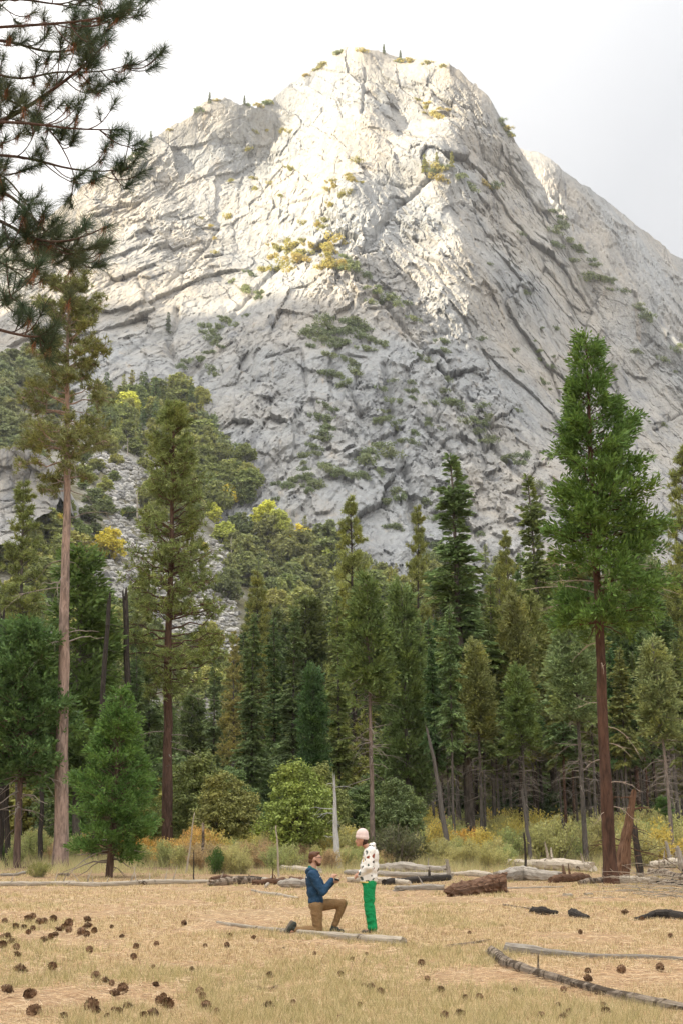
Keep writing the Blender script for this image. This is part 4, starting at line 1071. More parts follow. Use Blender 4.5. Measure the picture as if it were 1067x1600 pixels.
# ------------------------------------------------------------------ burnt poles, snags and stumps at the forest edge
def pole(name, ub, Y, ut, vt, w0, w1, mat, seed, label, cat, group=None, jag=0.35, vb=None):
    b = at(ub, 1300, Y) if vb is None else ground(ub, vb)
    Y = b.y; b.z = gz(b.x, Y)
    t = at(ut, vt, Y); ax = t - b
    me = pole_mesh(name, ax.length, w0 * Y / F / 2, w1 * Y / F / 2, seed, M[mat], 12, jag, 0.09)
    o = tag(obj(name, me), label, cat, group)
    o.location = b; o.rotation_euler = ax.normalized().to_track_quat('Z', 'Y').to_euler()
    return o
pole('burnt_pole', 150, 78, 167, 935, 12, 6, 'wood_burnt', 1, 'slim burnt black pole left of its thicker twin', 'dead tree', 'burnt poles', 0.5)
pole('burnt_pole', 203, 84, 198, 926, 13, 8, 'wood_burnt', 2, 'thick burnt black pole above the small bushy cedar', 'dead tree', 'burnt poles', 0.6)
pole('burnt_pole', 16, 72, 12, 1178, 9, 7, 'wood_burnt', 3, 'short burnt trunk beside the left-edge cedar', 'dead tree', 'burnt poles', 0.4)
pole('burnt_pole', -2, 74, 0, 955, 13, 7, 'wood_burnt', 4, 'burnt black pole cut by the left edge', 'dead tree', 'burnt poles', 0.5)
pole('burnt_pole', 66, 78, 70, 1130, 8, 5, 'wood_burnt', 5, 'thin dark broken trunk left of the tall pale pine', 'dead tree', 'burnt poles', 0.5)
pole('white_snag', 530, 68, 519, 1214, 12, 3, 'wood_white', 6, 'white barkless broken snag with burnt foot behind the couple', 'dead tree', None, 0.5)
pole('leaning_snag', 700, 80, 672, 1135, 10, 4, 'wood_dim', 7, 'grey broken snag leaning in the dark forest behind the shrubs', 'dead tree', None, 0.5)
pole('leaning_snag', 828, 78, 812, 1230, 7, 4, 'wood_dim', 8, 'short pale snag beside the bare forest trunks', 'dead tree', None, 0.4)
pole('broken_stump', 968, 44, 992, 1240, 26, 9, 'wood_rot', 9, 'tall jagged brown stump right of the lone cedar', 'stump', None, 0.25, 1374)
pole('burnt_stump', 1001, 44, 993, 1287, 12, 9, 'wood_burnt', 10, 'thin charred stump right of the jagged brown stump', 'stump', None, 0.2, 1372)
pole('grey_stub', 1049, 46, 1038, 1312, 8, 4, 'wood_grey', 11, 'short grey upright stub before the young pine', 'stump', None, 0.12, 1356)
pole('grey_stub', 1068, 46, 1056, 1322, 12, 7, 'wood_grey', 12, 'grey stub leaning left at the right edge', 'stump', None, 0.12, 1362)
pole('wood_stub', 702, 40, 697, 1341, 8, 5, 'wood_grey', 13, 'short upright stub behind the rotten log', 'stump', None, 0.08, 1374)
pole('charred_stub', 818, 60, 817, 1298, 4, 3, 'wood_burnt', 14, 'thin charred stub in the yellow shrubs', 'stump', None, 0.1)
pole('leaning_stick', 293, 60, 308, 1267, 3.2, 1.2, 'wood_pale', 15, 'crooked white stick standing in the orange shrubs', 'stick', None, 0.05)
pole('leaning_stick', 437, 56, 431, 1286, 3.6, 1.5, 'wood_pale', 16, 'thin white stick leaning by the round light green tree', 'stick', None, 0.05)
pole('dead_sapling', 304, 46, 303, 1325, 2.4, 1.2, 'wood_burnt', 17, 'thin dark dead sapling beside the seedling pine', 'stick', None, 0.05, 1376)
pole('stump_post', 318, 66, 317, 1283, 5, 4, 'wood_bark', 18, 'short broken post in the orange shrubs', 'stump', None, 0.1)

# ------------------------------------------------------------------ fallen wood
def log(name, pts, widths, mat, label, cat='log', group=None, seed=0, sides=12, stubs=0, sink=0.25, rough=0.06, stub_up=1.0, broken=0.5, stub_len=1.0):
    """pts: photograph positions of the piece on the ground; widths in photograph pixels"""
    rng = np.random.default_rng(seed + 70)
    G = [ground(p[0], p[1] + 0.36 * w_) for p, w_ in zip(pts, widths)]
    w = [widths[i] * G[i].y / F for i in range(len(G))]
    n = 26
    tt = np.linspace(0, len(G) - 1, n)
    P = np.stack([np.interp(tt, range(len(G)), [g_[k] for g_ in G]) for k in range(3)], -1)
    R = np.interp(tt, range(len(G)), w) / 2
    R = R * (1 + 0.16 * np.sin(np.arange(n) * rng.uniform(0.2, 0.45) + rng.uniform(0, 6)) * 0.6 + rng.normal(0, 0.022, n)) * 1.1
    P[:, 2] += R * (1 - sink)
    P += np.cumsum(rng.normal(0, 0.12, (n, 3)) * np.array([0.3, 0.6, 0.12]), 0) * R[:, None]
    o0 = P[0].copy()
    V, q, tr, U = tubes((P - o0)[None], R[None], sides, True, rough, seed)
    ends = V[:sides], V[-2 - sides:-2]
    ax = unit(P[-1] - P[0])
    V[:sides] += ax * rng.uniform(-broken, broken, (sides, 1)) * R[0] * 1.4
    V[-2 - sides:-2] += ax * rng.uniform(-broken, broken, (sides, 1)) * R[-1] * 1.4
    g = Geo(); g.add(V, q, tr, U)
    e = tag(obj(name, g.mesh(name, M[mat])), label, cat, group)
    e.location = o0
    for k in range(stubs):
        i = rng.integers(1, n - 1); L = R[i] * rng.uniform(1.4, 3.4) * stub_len
        d = np.array([rng.normal(0, 0.25), rng.normal(0, 0.3), stub_up]); d /= np.linalg.norm(d)
        s = np.linspace(0, 1, 4)[:, None]
        Q = (P[i] - o0) + d * R[i] * 0.6 + d * L * s + rng.normal(0, 0.08 * L, 3) * s ** 2
        V, q, tr, U = tubes(Q[None], (R[i] * 0.3 * (1 - 0.7 * s[:, 0]))[None], 5, True)
        g = Geo(); g.add(V, q, tr, U); obj('branch_stub', g.mesh('branch_stub', M[mat]), e)
    return e
log('fallen_log', [(345, 1443), (410, 1452), (480, 1459), (560, 1468), (629, 1473)], [4, 7, 9, 11, 14], 'wood_pale', 'long pale log tapering left, lying before the couple', seed=1, broken=0.3)
log('fallen_log', [(793, 1484), (850, 1491), (930, 1495), (1010, 1497), (1090, 1500)], [17, 13, 9, 7, 5], 'wood_grey', 'smooth grey log, upper of two at right foreground', seed=2)
log('fallen_log', [(768, 1490), (790, 1507), (830, 1520), (900, 1541), (960, 1558), (1020, 1572), (1090, 1582)], [14, 16, 15, 14, 13, 17, 15], 'wood_bark', 'rough bark-patched log, lower of two at right foreground', seed=3, stubs=1)
log('charred_chunk', [(832, 1423), (850, 1426), (872, 1428)], [10, 11, 6], 'wood_burnt', 'charred chunk of wood in the dry grass, left of two', 'wood chunk', 'charred chunks', 4)
log('charred_chunk', [(893, 1428), (905, 1431), (918, 1435)], [11, 12, 6], 'wood_burnt', 'charred chunk of wood in the dry grass, right of two', 'wood chunk', 'charred chunks', 5)
log('thin_branch', [(785, 1414), (810, 1418), (832, 1421)], [2.5, 3, 3], 'wood_bark', 'thin branch leading to the left charred chunk', 'branch', None, 6)
log('charred_log', [(992, 1437), (1020, 1431), (1050, 1431), (1090, 1436)], [5, 12, 15, 15], 'wood_burnt', 'dark charred log at the right edge of the meadow', 'log', None, 7)
log('fallen_pole', [(-40, 1383), (40, 1382), (115, 1380)], [6, 7, 6], 'wood_pale', 'thin white fallen trunk at the left edge', 'log', None, 8, stubs=4, stub_len=2.0)
log('fallen_pole', [(70, 1381), (150, 1383), (230, 1380), (330, 1378)], [5, 7, 7, 6], 'wood_pale', 'thin white fallen trunk with upright stubs before the small cedar', 'log', None, 9, stubs=12, stub_len=2.0)
log('fallen_pole', [(0, 1368), (25, 1367), (42, 1363)], [4, 5, 4], 'wood_grey', 'short grey branch behind the left white trunk', 'branch', None, 10, stubs=1)
log('fallen_log', [(75, 1352), (105, 1351)], [5, 5], 'wood_pale', 'small pale log in the shrubs left of the small cedar', 'log', None, 11)
log('wood_chunk', [(92, 1368), (108, 1367)], [5, 5], 'wood_bark', 'small dark wood chunk left of the small cedar', 'wood chunk', None, 12)
for k, (pts, w, m) in enumerate([([(328, 1381), (370, 1378), (405, 1376)], [10, 12, 9], 'wood_bark'), ([(330, 1374), (352, 1371), (372, 1374)], [6, 7, 5], 'wood_rot'), ([(352, 1377), (380, 1372), (410, 1374)], [4, 6, 5], 'wood_burnt'), ([(395, 1380), (430, 1379), (445, 1377)], [8, 9, 8], 'wood_rot'),
                                 ([(400, 1372), (420, 1376), (440, 1374)], [5, 6, 4], 'wood_pale'), ([(415, 1386), (424, 1376), (425, 1370)], [4, 4, 3], 'wood_pale'), ([(440, 1382), (465, 1383), (482, 1382)], [12, 14, 12], 'wood_grey'), ([(455, 1373), (470, 1375), (480, 1378)], [6, 7, 6], 'wood_rot')]):
    log('broken_wood', pts, w, m, ['long bark-covered piece at the left of the wood pile', 'short brown piece on top of the wood pile, at its left', 'dark thin piece lying across the wood pile', 'brown rotten piece in the middle of the wood pile', 'pale stick on the middle of the wood pile', 'white forked stick leaning on the wood pile', 'thick grey piece at the wood pile end beside the man', 'brown piece just behind the thick grey one'][k], 'wood piece', 'broken wood pile left of the man', 20 + k, stubs=2 if k in (0, 3) else 0)
log('crooked_branch', [(394, 1391), (420, 1398), (440, 1399), (466, 1404)], [3, 5, 6, 3], 'wood_pale', 'crooked pale branch in the grass left of the man', 'branch', None, 30)
log('fallen_log', [(440, 1357), (462, 1359), (500, 1362)], [8, 9, 9], 'wood_pale', 'pale log behind the kneeling man', 'log', None, 31, stubs=2)
for k, (pts, w, m, lab) in enumerate([([(576, 1357), (640, 1358), (700, 1361)], [12, 15, 10], 'wood_grey', 'grey flat log directly right of the standing woman, rearmost'), ([(540, 1364), (600, 1366), (705, 1370)], [7, 9, 8], 'wood_grey', 'grey log behind the woman, middle of three'), ([(545, 1375), (600, 1378), (640, 1380)], [9, 10, 8], 'wood_pale', 'pale log behind the woman, nearest of three'),
                                      ([(600, 1380), (650, 1376), (700, 1372)], [8, 11, 9], 'wood_burnt', 'charred log right of the woman'), ([(618, 1390), (650, 1388), (692, 1388)], [8, 9, 9], 'wood_grey', 'low grey log end touching the big rotten log'),
                                      ([(705, 1366), (740, 1366), (790, 1370)], [6, 9, 9], 'wood_pale', 'white log end behind the rotten log'), ([(775, 1372), (815, 1368), (875, 1371)], [17, 20, 16], 'wood_grey', 'stout smooth grey log right of the rotten log'), ([(790, 1352), (850, 1353), (925, 1357)], [12, 17, 16], 'wood_pale', 'long pale log lying behind the stout grey log'),
                                      ([(860, 1376), (890, 1373), (915, 1372)], [10, 13, 10], 'wood_rot', 'dark broken root mass left of the lone cedar'), ([(905, 1380), (930, 1377), (948, 1375)], [8, 9, 8], 'wood_bark', 'bark-covered log touching the lone cedar trunk'), ([(725, 1340), (750, 1341), (778, 1344)], [6, 8, 7], 'wood_pale', 'pale log half hidden in the green shrubs'),
                                      ([(790, 1388), (840, 1387), (880, 1386)], [2.5, 2.5, 2], 'wood_pale', 'thin straight stick right of the rotten log'), ([(902, 1328), (912, 1325), (921, 1324)], [4, 5, 4], 'wood_rot', 'reddish wood piece lying on the shrubs')]):
    log('fallen_log', pts, w, m, lab, 'log', 'logs along the meadow edge', 40 + k, stubs=(1, 0, 0, 2, 1, 0, 0, 3, 4, 1, 0, 0, 0)[k])
log('rotten_log', [(702, 1396), (730, 1391), (757, 1386), (788, 1385)], [16, 23, 28, 28], 'wood_rot', 'big split reddish-brown rotten log right of the woman', 'log', None, 60, 20, 0, 0.35, 0.11, 1, 0.9)
for k, (pts, w, m, lab) in enumerate([([(1015, 1352), (1045, 1351), (1090, 1352)], [10, 14, 16], 'wood_pale', 'pale thick log at the right edge, rearmost'), ([(1016, 1362), (1040, 1366), (1075, 1374)], [9, 11, 10], 'wood_bark', 'tan log slanting down at the right edge'), ([(950, 1376), (985, 1376), (1020, 1378)], [10, 11, 10], 'wood_pale', 'white log passing behind the two stumps'),
                                      ([(1003, 1375), (1030, 1379), (1080, 1384)], [6, 8, 9], 'wood_burnt', 'dark log under the brush pile'), ([(944, 1378), (975, 1377), (1010, 1374), (1035, 1378)], [3, 4, 6, 7], 'wood_grey', 'grey root arching from the lone cedar foot')]):
    log('fallen_log', pts, w, m, lab, 'log', 'logs under the brush pile', 62 + k, stubs=(2, 2, 0, 1, 1)[k])
log('white_stick', [(450, 1575), (475, 1578), (500, 1577)], [4, 4, 2], 'wood_pale', 'short white stick at the bottom of the meadow', 'stick', None, 70)
log('curved_bark', [(390, 1541), (410, 1548), (425, 1547), (440, 1540)], [3, 6, 6, 3], 'wood_rot', 'curved dark bark piece under a pine cone', 'bark', None, 71)
log('short_stick', [(443, 1483), (444, 1480)], [3, 2], 'wood_burnt', 'tiny dark stick below the pale log', 'stick', None, 72)
log('thin_branch', [(695, 1480), (725, 1476), (765, 1470)], [3, 5, 3], 'wood_bark', 'thin twisted branch left of the two foreground logs', 'branch', None, 73)
log('white_stick', [(340, 1442), (352, 1444), (362, 1447)], [4, 4, 3], 'wood_pale', 'white stick end left of the long pale log', 'stick', None, 74)
log('wood_scrap', [(880, 1399), (893, 1399)], [5, 4], 'wood_pale', 'white wood scrap in the grass, left of two', 'wood scrap', None, 75)
log('wood_scrap', [(913, 1398), (925, 1397)], [4, 3], 'wood_pale', 'white wood scrap in the grass, right of two', 'wood scrap', None, 76)

# brush pile of bleached twigs
rng = np.random.default_rng(9)
for k in range(64):
    u, v = rng.uniform(968, 1085), rng.uniform(1376, 1408)
    p = np.array(ground(u, v)); L = rng.uniform(0.5, 1.5); a = rng.uniform(-0.5, 0.5) + (math.pi if rng.random() < 0.5 else 0)
    d = np.array([math.cos(a), math.sin(a) * 0.5, rng.uniform(-0.05, 0.32)]); s = np.linspace(0, 1, 6)[:, None]
    Q = d * L * s + np.cumsum(rng.normal(0, 0.02 * L, (6, 3)), 0); Q[:, 2] += rng.uniform(0.0, 0.5) * max(0, 1 - abs(u - 1030) / 60) + 0.02
    Q[:, 2] -= (s[:, 0] ** 2) * 0.15 * L
    Q[:, 2] = np.maximum(Q[:, 2], 0.01)
    V, q, tr, U = tubes(Q[None], (0.014 * (1 - 0.7 * s[:, 0]))[None], 4)
    g = Geo(); g.add(V, q, tr, U)
    for j in range(3):
        i = rng.integers(1, 5); dd = unit(d + rng.normal(0, 0.6, 3)); V, q, tr, U = tubes((Q[i] + dd * 0.4 * L * np.linspace(0, 1, 4)[:, None] * rng.uniform(0.4, 1))[None], np.array([[0.008, 0.007, 0.005, 0.003]]), 3); g.add(V, q, tr, U)
    o = tag(obj('brush_twig', g.mesh('brush_twig', M['wood_pale'])), 'bleached forked twig in the brush pile at right', 'twig', 'twigs of the brush pile'); o.location = p

# ------------------------------------------------------------------ shrubs of the meadow edge
def shrub_mesh(name, seed, stems, leaves, ls, upright, mat='shrub', spread=0.55):
    """unit-height shrub: many stems from the ground with small leaves"""
    rng = np.random.default_rng(seed)
    az = rng.random(stems) * 2 * math.pi; le = rng.uniform(0.1, 1, stems) * spread
    h = rng.uniform(0.6, 1.05, stems) * (1 - 0.35 * (le / spread) ** 2)
    s = np.linspace(0, 1, 5)
    b = np.stack([np.cos(az), np.sin(az)], -1) * le[:, None]
    P = np.zeros((stems, 5, 3)); P[:, :, :2] = b[:, None] * (0.35 + s[None, :, None] ** upright * 0.75); P[:, :, 2] = h[:, None] * s
    P[:, 1:] += np.cumsum(rng.normal(0, 0.02, (stems, 4, 3)), 1)
    wood = Geo(); V, q, tr, U = tubes(P, np.array([[0.009, 0.008, 0.006, 0.004, 0.002]]).repeat(stems, 0), 3); wood.add(V, q, tr, U)
    i = rng.integers(0, stems, leaves); t = rng.random(leaves) ** 0.6 * 3.999; k = t.astype(int); f = (t - k)[:, None]
    c = P[i, k] * (1 - f) + P[i, k + 1] * f + rng.normal(0, 0.045, (leaves, 3)); c[:, 2] = np.maximum(c[:, 2], 0.02)
    d = rdir(leaves, rng); d[:, 2] += 0.6
    fol = Geo(); V, q = kites(c, d, rdir(leaves, rng) + np.array([0, -0.2, 0.5]), ls * rng.uniform(0.6, 1.4, leaves), ls * 0.45 * rng.uniform(0.7, 1.3, leaves)); fol.add(V, q)
    return wood.mesh(name + '_stems', M['twig']), fol.mesh(name + '_leaves', M[mat])
SH = [shrub_mesh('shrub', 80 + k, 54, 4200, 0.07, up, spread=sp) for k, (up, sp) in enumerate([(1.2, 0.6), (1.6, 0.75), (0.9, 0.9), (1.1, 0.5)])]
BROOM = shrub_mesh('broom', 90, 170, 3800, 0.085, 1.0, 'shrub', 0.75)
def shrub(mesh, u, v, hpx, col, name, label, group, w=1.0, Y=None, cat='shrub'):
    p = ground(u, v) if Y is None else at(u, 1300, Y)
    p.z = gz(p.x, p.y)
    h = hpx * p.y / F
    e = empty(name, p, label, cat, group, (0, 0, random.uniform(0, 6.28)), (h * w, h * w, h))
    obj('stems', mesh[0], e)['kind'] = 'stuff'; obj('leaves', mesh[1], e, col)['kind'] = 'stuff'
    return e
shrub(BROOM, 620, 1353, 60, (0.13, 0.145, 0.07), 'broom_shrub', 'dark green broom-like shrub right of the woman', None, 0.95)
PALE = [(0.46, 0.45, 0.19), (0.38, 0.42, 0.17), (0.50, 0.47, 0.20)]; ORA = [(0.62, 0.38, 0.09), (0.60, 0.42, 0.13), (0.64, 0.46, 0.15)]; YEL = [(0.62, 0.52, 0.14), (0.56, 0.50, 0.15)]; DRY = [(0.50, 0.38, 0.20), (0.46, 0.35, 0.19)]
rs = random.Random(17)
zones = [  # u range, v of the base range, height px, colours, count, label, group
    (210, 300, 1338, 1358, (30, 46), ORA + YEL + PALE + PALE, 12, 'orange and pale green shrub right of the small bushy cedar', 'orange shrubs by the small cedar'),
    (300, 400, 1336, 1352, (36, 56), ORA + PALE + YEL, 16, 'orange-tinged shrub around the seedling pine', 'shrubs around the seedling pine'),
    (300, 450, 1350, 1366, (28, 44), PALE + DRY, 22, 'low pale shrub behind the wood pile', 'pale shrubs behind the wood pile'),
    (400, 560, 1334, 1352, (40, 60), PALE + YEL, 26, 'pale green shrub behind the kneeling man', 'pale shrubs behind the man'),
    (440, 600, 1350, 1362, (22, 34), PALE + DRY, 18, 'low dry shrub behind the couple', 'dry shrubs behind the couple'),
    (540, 680, 1322, 1338, (44, 74), ORA + YEL, 14, 'orange-yellow shrub beside the dark green broom', 'orange shrubs by the broom'),
    (650, 760, 1330, 1350, (46, 66), PALE + YEL + ORA, 20, 'yellow-green shrub behind the rotten log', 'shrubs behind the rotten log'),
    (690, 800, 1346, 1360, (28, 46), PALE, 14, 'fresh green shrub hugging the logs right of the woman', 'green shrubs by the logs'),
    (770, 940, 1328, 1350, (48, 72), YEL + PALE, 26, 'yellow shrub in front of the dark forest at right', 'yellow shrubs before the forest'),
    (790, 850, 1322, 1334, (54, 72), ORA, 4, 'orange shrub among the yellow ones at right', 'orange shrubs at right'),
    (930, 1070, 1338, 1354, (46, 74), YEL + PALE, 20, 'yellow-green shrub behind the stumps at right', 'shrubs behind the stumps'),
    (-20, 160, 1334, 1356, (30, 50), PALE + YEL + DRY, 20, 'pale shrub left of the small bushy cedar', 'shrubs at the left')]
for (u0, u1, v0, v1, hp, cols, n, lab, grp) in zones:
    for k in range(n):
        shrub(rs.choice(SH), rs.uniform(u0, u1), rs.uniform(v0, v1), rs.uniform(*hp), rs.choice(cols), 'meadow_shrub', lab, grp, rs.uniform(0.7, 1.1))
shrub(SH[2], 62, 1371, 24, (0.30, 0.30, 0.10), 'grass_tussock', 'round green-yellow tussock at the left behind the white trunk', None, 0.95)
shrub(SH[3], 338, 1366, 40, (0.09, 0.16, 0.04), 'seedling_pine', 'bright green seedling in front of the orange shrubs', None, 0.7, cat='seedling')
shrub(SH[0], 8, 1352, 34, (0.09, 0.16, 0.045), 'green_sapling', 'dark green low sapling at the left edge', None, 1.0, cat='seedling')
for u, v, h, lab in [(1040, 1340, 90, 'soft-needled young pine at the right edge behind the logs'), (650, 1335, 88, 'soft-needled young pine behind the dark green broom'), (270, 1340, 70, 'soft young pine right of the small bushy cedar'), (400, 1335, 60, 'soft young pine left of the round light green tree'), (120, 1345, 90, 'soft young pine at the foot of the tall pale trunk')]:
    p = ground(u, v); hh = h * p.y / F
    tree('cedar', 'young_pine', p, p + Vector((0, 0, hh)), lab, 'tree', None, (0.10, 0.17, 0.06), B_DARK, 1.9)

# ------------------------------------------------------------------ meadow grass and litter (uncountable)
def meadow_points(n, rng, v0=1362, v1=1720):
    u = rng.uniform(-160, 1230, n); v = v0 + (v1 - v0) * rng.random(n) ** 1.0
    b = (CY - v) / F; dz = SP + b * CP; dy = CP - b * SP
    Y = -CAMH / (dz / dy); X = (u - CX) / F / dy * Y
    return X, Y, gz_np(X, Y)
def straw_mat(name, stops, trans=0.25):
    m, nt, b = new_mat(name)
    ge = nt.nodes.new('ShaderNodeNewGeometry')
    c = ramp(nt, ge.outputs['Random Per Island'], stops)
    nt.links.new(c, b.inputs['Base Color']); b.inputs['Roughness'].default_value = 0.7
    tr = nt.nodes.new('ShaderNodeBsdfTranslucent'); nt.links.new(c, tr.inputs['Color'])
    mx = nt.nodes.new('ShaderNodeMixShader'); mx.inputs[0].default_value = trans
    nt.links.new(b.outputs[0], mx.inputs[1]); nt.links.new(tr.outputs[0], mx.inputs[2]); nt.links.new(mx.outputs[0], nt.nodes['Material Output'].inputs['Surface'])
    return m
M['straw'] = straw_mat('dry_grass', [(0, (0.20, 0.135, 0.065)), (0.25, (0.44, 0.33, 0.16)), (0.6, (0.64, 0.51, 0.28)), (1, (0.82, 0.70, 0.46))])
M['sage'] = straw_mat('pale_green_grass', [(0, (0.20, 0.19, 0.075)), (0.3, (0.40, 0.35, 0.155)), (0.7, (0.57, 0.48, 0.24)), (1, (0.72, 0.61, 0.37))])
M['litter'] = straw_mat('fallen_needles', [(0, (0.20, 0.10, 0.05)), (0.35, (0.50, 0.315, 0.17)), (0.75, (0.65, 0.47, 0.27)), (1, (0.80, 0.66, 0.46))], 0.1)
def grass(name, n, mat, seed, h, lo, hi, label, tuft=5, field=None, wmul=1.0):
    rng = np.random.default_rng(seed)
    X, Y, Z = meadow_points(n // tuft * 2, rng)
    k = fbm(X * 0.55 + seed, Y * 0.3, seed, 4)
    keep = rng.random(len(X)) < sstep(k, lo, hi)
    X, Y, Z = X[keep], Y[keep], Z[keep]
    i = np.repeat(np.arange(len(X)), tuft); m = len(i)
    sp = 0.03 + 0.0012 * Y[i]
    P = np.stack([X[i] + rng.normal(0, 1, m) * sp, Y[i] + rng.normal(0, 1, m) * sp, Z[i] - 0.005], -1)
    d = np.stack([rng.normal(0, 0.55, m), rng.normal(0, 0.55, m), np.ones(m)], -1)
    N = np.stack([rng.normal(0, 0.5, m), -np.ones(m), np.zeros(m)], -1)
    g = Geo(); V, t = spikes(P, d, N, h * rng.uniform(0.5, 1.4, m), 0.0052 * np.maximum(1, P[:, 1] / 15) * wmul); g.add(V, None, t)
    return tag(obj(name, g.mesh(name, M[mat])), label, 'grass', kind='stuff')
grass('dry_grass', 170000, 'straw', 5, 0.075, 0.34, 0.60, 'dry straw-coloured grass over the meadow', 6)
grass('green_grass', 90000, 'sage', 6, 0.12, 0.53, 0.66, 'pale green grass tufts over the meadow', 16)
def litter():
    rng = np.random.default_rng(12)
    X, Y, Z = meadow_points(120000, rng, 1385)
    a = rng.random(len(X)) * 2 * math.pi
    d = np.stack([np.cos(a), np.sin(a), rng.normal(0.05, 0.09, len(X))], -1)
    g = Geo(); V, t = spikes(np.stack([X, Y, Z + rng.uniform(0.004, 0.03, len(X))], -1), d, np.array([0, -0.3, 1.0]) + rng.normal(0, 0.2, (len(X), 3)), rng.uniform(0.1, 0.28, len(X)), 0.0055 * np.maximum(1, Y / 15)); g.add(V, None, t)
    return tag(obj('needle_litter', g.mesh('needle_litter', M['litter'])), 'orange-brown fallen pine needles over the meadow', 'litter', kind='stuff')
litter()
def tall_grass():
    rng = np.random.default_rng(15)
    n = 70000
    u = rng.uniform(-160, 1230, n); v = 1330 + 36 * rng.random(n) ** 1.5
    b = (CY - v) / F; dz = SP + b * CP; dy = CP - b * SP
    Y = -CAMH / (dz / dy); X = (u - CX) / F / dy * Y
    k = fbm(X * 0.35, Y * 0.12, 21, 4)
    keep = rng.random(n) < sstep(k, 0.34, 0.56) * (0.3 + 0.7 * sstep(Y, 44, 58))
    X, Y, k = X[keep], Y[keep], k[keep]; m = len(X)
    d = np.stack([rng.normal(0, 0.35, m), rng.normal(0, 0.35, m), np.ones(m)], -1)
    g = Geo(); V, t = spikes(np.stack([X, Y, gz_np(X, Y) - 0.01], -1), d, np.stack([rng.normal(0, 0.5, m), -np.ones(m), np.zeros(m)], -1), (0.12 + 0.5 * sstep(Y, 56, 72)) * rng.uniform(0.5, 1.3, m), 0.011 * Y / 40); g.add(V, None, t)
    return tag(obj('tall_grass', g.mesh('tall_grass', M['pale_green'])), 'tall pale green grass along the meadow edge', 'grass', kind='stuff')
M['pale_green'] = straw_mat('tall_pale_grass', [(0, (0.40, 0.38, 0.16)), (0.45, (0.52, 0.50, 0.24)), (0.8, (0.62, 0.55, 0.30)), (1, (0.68, 0.52, 0.30))], 0.4)
tall_grass()

# ------------------------------------------------------------------ pine cones
def cone_mesh(seed):
    rng = np.random.default_rng(seed)
    g = Geo(); n = 84
    k = np.arange(n); t = (k + 0.5) / n; az = k * 2.39996
    r = 0.30 * np.sin(np.clip(t * 1.02 + 0.06, 0, 1) * math.pi) ** 0.7 + 0.03
    c = np.stack([np.cos(az) * r * 0.35, np.sin(az) * r * 0.35, t * 0.95 - 0.47], -1)
    d = np.stack([np.cos(az), np.sin(az), 0.75 - 1.0 * t + rng.normal(0, 0.12, n)], -1)
    V, q = kites(c, d, np.array([0, 0, 1.0]) + rng.normal(0, 0.15, (n, 3)), r * 0.95 + 0.02, 0.22); g.add(V, q)
    V, q, tr, U = tubes(np.array([[[0, 0, -0.5], [0, 0, -0.2], [0, 0, 0.2], [0, 0, 0.5]]]), np.array([[0.04, 0.14, 0.13, 0.03]]), 8, True); g.add(V, q, tr, U)
    return g.mesh('pine_cone', M['cone'])
m, nt, b = new_mat('pine_cone_scales')
ge = nt.nodes.new('ShaderNodeNewGeometry'); nt.links.new(ramp(nt, ge.outputs['Random Per Island'], [(0, (0.07, 0.036, 0.02)), (0.6, (0.17, 0.095, 0.052)), (1, (0.30, 0.19, 0.11))]), b.inputs['Base Color']); b.inputs['Roughness'].default_value = 0.8
M['cone'] = m
CONES = [cone_mesh(s) for s in (1, 2, 3)]
rp = random.Random(31)
def cone(u, v, spx, label, group):
    p = ground(u, v); s = spx * p.y / F
    o = tag(obj('pine_cone', rp.choice(CONES)), label, 'pine cone', group)
    o.location = p + Vector((0, 0, 0.34 * s + 0.015)); k = rp.uniform(0.75, 1.15); o.scale = (s * 1.2 * k, s * 1.2 * k, s * 1.15 * k); o.rotation_euler = (rp.uniform(0.9, 2.0), rp.uniform(-0.4, 0.4), rp.uniform(0, 6.28))
left_pos = [(8, 1444), (44, 1442), (52, 1437), (45, 1462), (52, 1456), (80, 1470), (86, 1466), (70, 1474), (100, 1454), (108, 1450), (92, 1458), (137, 1442), (137, 1453), (148, 1460), (108, 1459), (128, 1463), (136, 1466), (12, 1469), (4, 1470), (4, 1484), (26, 1487), (18, 1478), (28, 1498), (62, 1447), (70, 1446), (84, 1442), (38, 1454), (25, 1454)]
for u, v in left_pos: cone(u, v, rp.uniform(10, 15), 'brown pine cone in the dense scatter at the far left', 'pine cones at the far left')
for u, v, s in [(213, 1485, 13), (209, 1503, 15), (140, 1491, 14), (245, 1481, 10), (288, 1448, 12), (191, 1468, 9), (175, 1453, 9), (82, 1519, 16), (31, 1522, 17), (38, 1523, 13), (150, 1533, 15), (165, 1540, 13), (175, 1543, 12), (244, 1546, 13), (360, 1467, 9), (355, 1483, 11), (321, 1483, 8), (397, 1470, 10), (300, 1521, 11), (240, 1517, 10)]:
    cone(u, v, s, 'single pine cone in the open grass left of the couple', 'pine cones left of centre')
for u, v, s in [(12, 1556, 18), (45, 1565, 20), (52, 1560, 16), (50, 1592, 24), (56, 1588, 18), (178, 1585, 12), (180, 1562, 20), (192, 1555, 18), (143, 1583, 24), (150, 1590, 20), (168, 1597, 14), (200, 1582, 15), (250, 1575, 22), (262, 1579, 20), (256, 1566, 15), (312, 1556, 13), (317, 1568, 18), (322, 1583, 20), (240, 1593, 18), (225, 1597, 16), (100, 1598, 14), (340, 1590, 12), (186, 1591, 15)]:
    cone(u, v, s, 'large pine cone in the foreground at the lower left', 'pine cones at the lower left')
